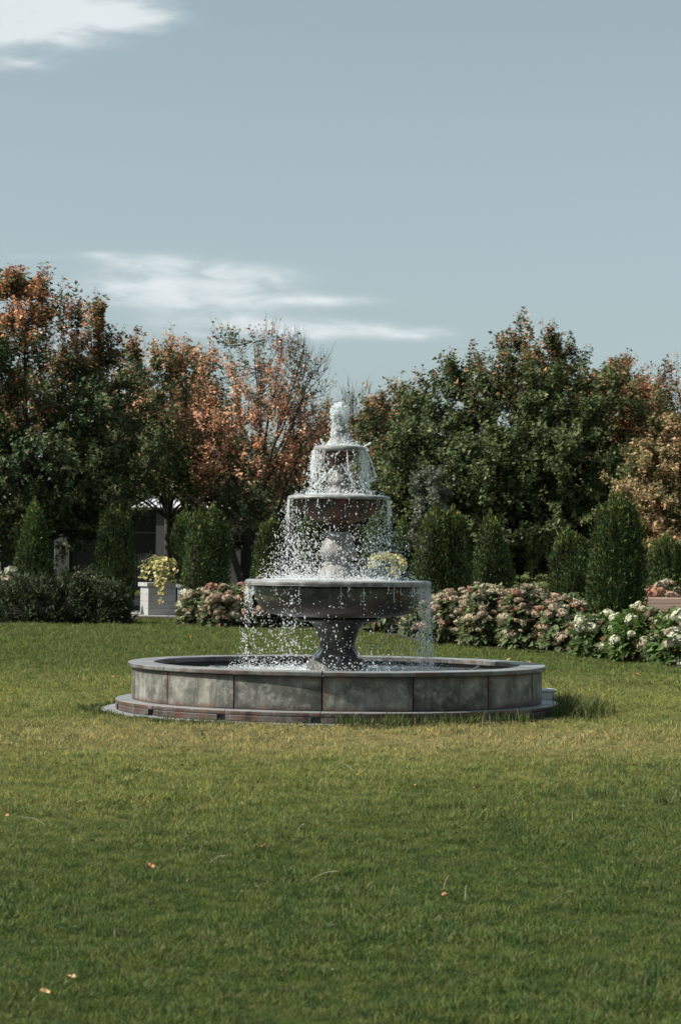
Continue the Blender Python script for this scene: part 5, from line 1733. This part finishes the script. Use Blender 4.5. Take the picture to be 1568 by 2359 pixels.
# ------------------------------------------------------------------ building on the left
DB = 86
bz = float(terrain(0, CAM.y + DB))
bx0 = at(-420, DB, 1300).x
bl = empty('pavilion', (0, CAM.y + DB, bz), 'low dark ribbed garden building behind the trees on the left, with pale columns', 'building')
X_ = lambda px: at(px, DB, 1260).x
ZZ = lambda py, px=250: ztop(py, DB, px) - bz
zt = ZZ(1168, 250)
segs = [(-420, -300, 'rib'), (-300, -120, 'win'), (-120, -90, 'col'), (-90, -2, 'win'), (0, 129, 'win'), (131, 161, 'col'), (161, 360, 'rib'), (360, 384, 'col'), (384, 530, 'win'), (530, 555, 'col'), (555, 700, 'rib'), (700, 722, 'col'), (722, 860, 'win')]
zl = ZZ(1226, 250)
for (a_, b_, kd) in segs:
    x0, x1 = X_(a_), X_(b_)
    if kd == 'col':
        g = Geo(); box(g, x0, x1, -0.12, 0.3, 0, zt - 0.02); obj('column', g.mesh('column'), COLUMN, bl)
    elif kd == 'rib':
        g = Geo()
        box(g, x0 + 0.002, x1 - 0.002, 0.1, 0.3, 0, zt - 0.3)
        nb = int((x1 - x0) / 0.085)
        for q in range(nb):
            xq = x0 + (q + 0.5) * (x1 - x0) / nb
            box(g, xq - 0.022, xq + 0.022, 0.06, 0.098, 0.02, zl - 0.03)
            box(g, xq - 0.022, xq + 0.022, 0.06, 0.098, zl + 0.03, zt - 0.32)
        o = obj('ribbed_panel', g.mesh('ribbed_panel'), WALLD, bl)
        g = Geo(); box(g, x0 + 0.003, x1 - 0.003, 0.05, 0.12, zl - 0.025, zl + 0.025); obj('band', g.mesh('band'), COLUMN, bl)
    else:
        g = Geo()
        box(g, x0, x0 + 0.05, 0.0, 0.08, 0, zt - 0.3); box(g, x1 - 0.05, x1, 0.0, 0.08, 0, zt - 0.3)
        box(g, x0 + 0.051, x1 - 0.051, 0.0, 0.08, zl - 0.03, zl + 0.03)
        wn = obj('window', g.mesh('window'), plain('window_frame', (0.2, 0.2, 0.19), (0.3, 0.3, 0.29)) if 'window_frame' not in MATS else MATS['window_frame'], bl)
        for (z0_, z1_) in ((0.02, zl - 0.035), (zl + 0.035, zt - 0.31)):
            g = Geo(); box(g, x0 + 0.055, x1 - 0.055, 0.10, 0.12, z0_, z1_); obj('pane', g.mesh('pane'), GLASS, wn)
g = Geo(); box(g, X_(-440), X_(880), 0.31, 5.0, 0, zt - 0.35); obj('wall', g.mesh('wall'), WALLD, bl)
g = Geo(); box(g, X_(-440), X_(880), 0.02, 5.2, zt - 0.295, zt - 0.08); obj('lintel', g.mesh('lintel'), WALLD, bl)
g = Geo(); box(g, X_(-445), X_(885), -0.22, 5.3, zt - 0.078, zt); obj('fascia', g.mesh('fascia'), COLUMN, bl)
# white standing seam skylight pyramid
ax0, ax1 = X_(300), X_(440)
g = Geo()
apz = ZZ(1105, 400) - zt
rc = empty('skylight', (0, CAM.y + DB, bz + zt), 'white ribbed metal skylight roof sloping up above the dark building', 'skylight')
cxm, w2 = X_(425), X_(425) - ax0
V = [(ax0, 0.3, 0.01), (cxm + w2, 0.3, 0.01), (cxm + w2, 0.3 + 2 * w2, 0.01), (ax0, 0.3 + 2 * w2, 0.01), (cxm, 0.3 + w2, apz * 1.05)]
g.add(V, [(0, 1, 4), (1, 2, 4), (2, 3, 4), (3, 0, 4)])
obj('roof', g.mesh('roof'), ROOFM, rc)
ap = np.array(V[4])
for k in range(12):
    t_ = (k + 0.5) / 12
    b0 = np.array(V[0]) * (1 - t_) + np.array(V[1]) * t_ + [0, -0.01, 0.02]
    g = Geo(); e_ = b0 + (ap - b0) * 0.985
    tubes(g, [b0], [e_ + [0, 0, 0.02]], 0.03, 0.03, 4)
    obj('seam', g.mesh('seam'), ROOFM, rc)

# ------------------------------------------------------------------ right: timber planter, kerb, path
tp_ = at(1530, 55, 1405)
pz_ = float(terrain(tp_.x, tp_.y))
t = empty('timber_planter', (tp_.x, tp_.y, pz_), 'long reddish timber planter box at the right edge, behind the cream hydrangeas', 'planter')
ztp = ztop(1378, 55, 1530) - pz_
for k in range(6):
    zz_ = ztp - 0.128 * k
    if zz_ - 0.122 < 0:
        break
    g = Geo(); box(g, -0.62, 2.4, 0.0, 0.05, zz_ - 0.122, zz_, bev=0.006); obj('plank', g.mesh('plank'), TIMBER, t)
    g = Geo(); box(g, -0.62, -0.57, 0.052, 1.2, zz_ - 0.122, zz_, bev=0.006); obj('plank', g.mesh('plank'), TIMBER, t)
    g = Geo(); box(g, -0.567, 2.4, 1.15, 1.2, zz_ - 0.122, zz_, bev=0.006); obj('plank', g.mesh('plank'), TIMBER, t)
g = Geo(); box(g, -0.56, 2.38, 0.055, 1.14, 0, max(ztp - 0.12, 0.1)); obj('soil', g.mesh('soil'), MULCH, t)
kp = at(1258, 80, 1340)
kz = float(terrain(kp.x, kp.y))
t = empty('garden_kerb', (kp.x, kp.y, kz), 'low reddish stone kerb beside the path, right of the dark maple trunk', 'kerb')
t.rotation_euler.z = R(28)
for k in range(7):
    g = Geo(); box(g, -0.3 + k * 0.62, 0.3 + k * 0.62, -0.2, 0.2, -0.05, 0.30, bev=0.015); obj('kerb_stone', g.mesh('kerb_stone'), REDCOPE if k % 2 else PAVE, t)
g = Geo()
Vp = []
for k, (px_, d_, w_) in enumerate(((1262, 66, 0.35), (1258, 72, 0.35), (1250, 79, 0.45), (1285, 88, 0.6), (1340, 96, 0.8))):
    q = at(px_, d_)
    for s_ in (-1, 1):
        Vp.append((q.x + s_ * w_, q.y, float(terrain(q.x, q.y)) + 0.035))
g.add(Vp, [(2 * k, 2 * k + 1, 2 * k + 3, 2 * k + 2) for k in range(4)])
tag(obj('path', g.mesh('path'), PAVE), 'grey path between the arborvitae on the right', None, kind='structure')

# ------------------------------------------------------------------ litter on the lawn
M_FALL = mat('fallen_leaf_orange', lambda bb: bb.n('ShaderNodeBsdfPrincipled', {
    'Base Color': bb.mix(bb.n('ShaderNodeObjectInfo').outputs['Random'], (0.45, 0.20, 0.09), (0.50, 0.34, 0.16)), 'Roughness': 0.7}).outputs[0])


def crumpled(seed):
    r = rs(seed)
    a = np.linspace(0, 2 * math.pi, 11)[:-1]
    rad = np.where(np.arange(10) % 2 == 0, 1.0, 0.62) * r.uniform(0.85, 1.1, 10)
    V = np.stack([np.cos(a) * rad, np.sin(a) * rad * 0.85, 0.25 * np.abs(r.normal(size=10)) + 0.1], -1)
    V = np.concatenate([V, [[0, 0, 0.0]]])
    g = Geo()
    g.add(V, [(10, i, (i + 1) % 10) for i in range(10)])
    me = g.mesh('fallen_leaf')
    me.materials.append(M_FALL)
    return me


FL = [crumpled(k) for k in range(4)]
fallen = [(349, 2007), (382, 2008), (607, 1961), (955, 1819), (1096, 1822), (1268, 1720), (1457, 1770), (1024, 2075), (165, 2266), (108, 2300),
          (262, 1568), (247, 1485), (350, 1497), (372, 1460), (431, 1466), (440, 1472), (470, 1482), (520, 1493), (1170, 1526), (1216, 1532), (1395, 1583), (1466, 1560),
          (1400, 1530), (1300, 1590), (30, 1620), (14, 1887), (96, 1452), (60, 1488), (150, 1475), (640, 1475), (1480, 1640), (910, 1472)]
near_lab = ['left one of a pair of small orange leaves in the front lawn', 'right one of a pair of small orange leaves in the front lawn',
            'single orange leaf in the front lawn, straight below the left part of the basin', 'pale orange leaf in the lawn below the middle of the basin',
            'orange leaf in the lawn below the right part of the basin', 'tiny orange leaf nearest below the right end of the basin',
            'orange leaf on the lawn far right, where the grass turns darker', 'faint orange leaf in the dark front lawn right of centre',
            'reddish leaf lowest in the picture, at bottom left', 'small tan leaf beside the lowest reddish leaf at bottom left']
r = rs(950)
for li_, (px_, py_) in enumerate(fallen):
    q = ground_pt(px_, py_)
    if q.y > float(bed_y(q.x)) - 0.3:
        q.y = float(bed_y(q.x)) - 0.6
    o = bpy.data.objects.new('fallen_leaf', FL[r.randint(4)])
    COL.objects.link(o)
    d_ = q.y - CAM.y
    s = 0.018 + 0.0007 * d_
    o.scale = (s, s, s)
    o.location = (q.x, q.y, 0.03 + 0.012 * (d_ > 30))
    o.rotation_euler = (r.normal(0, 0.5), r.normal(0, 0.5), r.uniform(0, 6.28))
    tag(o, near_lab[li_] if li_ < len(near_lab) else 'small curled orange leaf fallen on the grass behind or beside the basin', 'fallen leaf', 'orange leaves scattered on the lawn')
stalks = [(715, 2035, 0.16, 0.5), (818, 1783, 0.20, 2.4), (460, 1970, 0.14, -1.2), (485, 1995, 0.1, 0.7), (105, 1905, 0.16, 2.7), (1020, 2055, 0.11, 1.3), (1070, 2080, 0.11, 1.5), (1316, 1905, 0.14, 1.5), (655, 1905, 0.1, 1.6), (683, 1925, 0.1, 1.1), (1545, 1965, .15, .3)]
st_lab = ['longest dry stalk in the front lawn, pale and slanting, left of centre', 'curved pale stalk on the lighter grass below the basin', 'brown upright stalk in the front lawn, left of centre',
          'short reddish stalk beside the brown upright one', 'curved stalk at the left edge where the lawn darkens', 'short pale stalk right of centre in the front lawn',
          'upright thin stalk just right of the faint orange leaf', 'upright pale stalk at the right in the darker lawn', 'short upright stalk left of centre, upper front lawn',
          'short slanting stalk next to the upright one, upper front lawn', 'low arched stalk at the right edge of the front lawn']
for li_, (px_, py_, ln, an_) in enumerate(stalks):
    q = ground_pt(px_, py_)
    g = Geo()
    t_ = np.linspace(0, 1, 7)
    Pp = np.stack([t_ * ln * math.cos(an_), t_ * ln * 0.6 * math.sin(an_) + 0.02 * np.sin(t_ * 4), 0.02 + t_ * ln * abs(math.sin(an_)) * 0.55 + 0.012 * np.sin(t_ * 3)], -1)
    tubes(g, Pp[:-1], Pp[1:], 0.0017, 0.0012, 4)
    o = obj('dry_stalk', g.mesh('dry_stalk', True), PIPE, None, (q.x, q.y, 0.0))
    tag(o, st_lab[li_], 'stalk', 'dry stalks lying in the lawn')

# broad weeds and coarse bright tufts in the front lawn (stuff)
r = rs(960)
cs = []
hh = []
for k in range(26):
    d_ = r.uniform(8.2, 24)
    cs.append((r.uniform(-1, 1) * d_ * 0.16, CAM.y + d_, 0)); hh.append(r.uniform(0.05, 0.085))
for (px_, py_) in ((15, 2060), (1400, 1835), (1530, 1850), (1500, 2270), (10, 2105), (1545, 1840), (1365, 1838)):
    q = ground_pt(px_, py_)
    for k in range(3):
        cs.append((q.x + r.normal(0, 0.05), q.y + r.normal(0, 0.05), 0)); hh.append(0.09)
tall_grass('coarse_grass', cs, hh, 16, 0.03, 'coarse pale tufts of grass standing out of the lawn', 961, ((0.07, 0.115, 0.035), (0.10, 0.14, 0.05), (0.20, 0.20, 0.10)))
n = 1500
d_ = 8 + 14 * r.uniform(size=n) ** 1.2
xw = r.uniform(-1, 1, n) * d_ * 0.17
P = np.stack([xw, CAM.y + d_, 0.026 + 0.014 * r.uniform(size=n)], -1)
P = P[noise3(P, 2.5, 12) > 0.0]
n = len(P)
a_ = r.uniform(0, 6.28, n)
gl = Geo()
LL = 0.018 * np.exp(r.normal(0, .3, n))
leaves(gl, P, np.stack([np.cos(a_), np.sin(a_), r.normal(0, .3, n)], -1), unit(r.normal(size=(n, 3)) * .4 + [0, 0, 1]), LL, LL * 0.8,
       np.array([[0.06, 0.095, 0.04]]) * np.exp(r.normal(0, .25, (n, 1))))
tag(obj('lawn_weeds', gl.mesh('lawn_weeds'), LEAF), 'small broad leaved weeds and clover in the front lawn', 'weeds', kind='stuff')
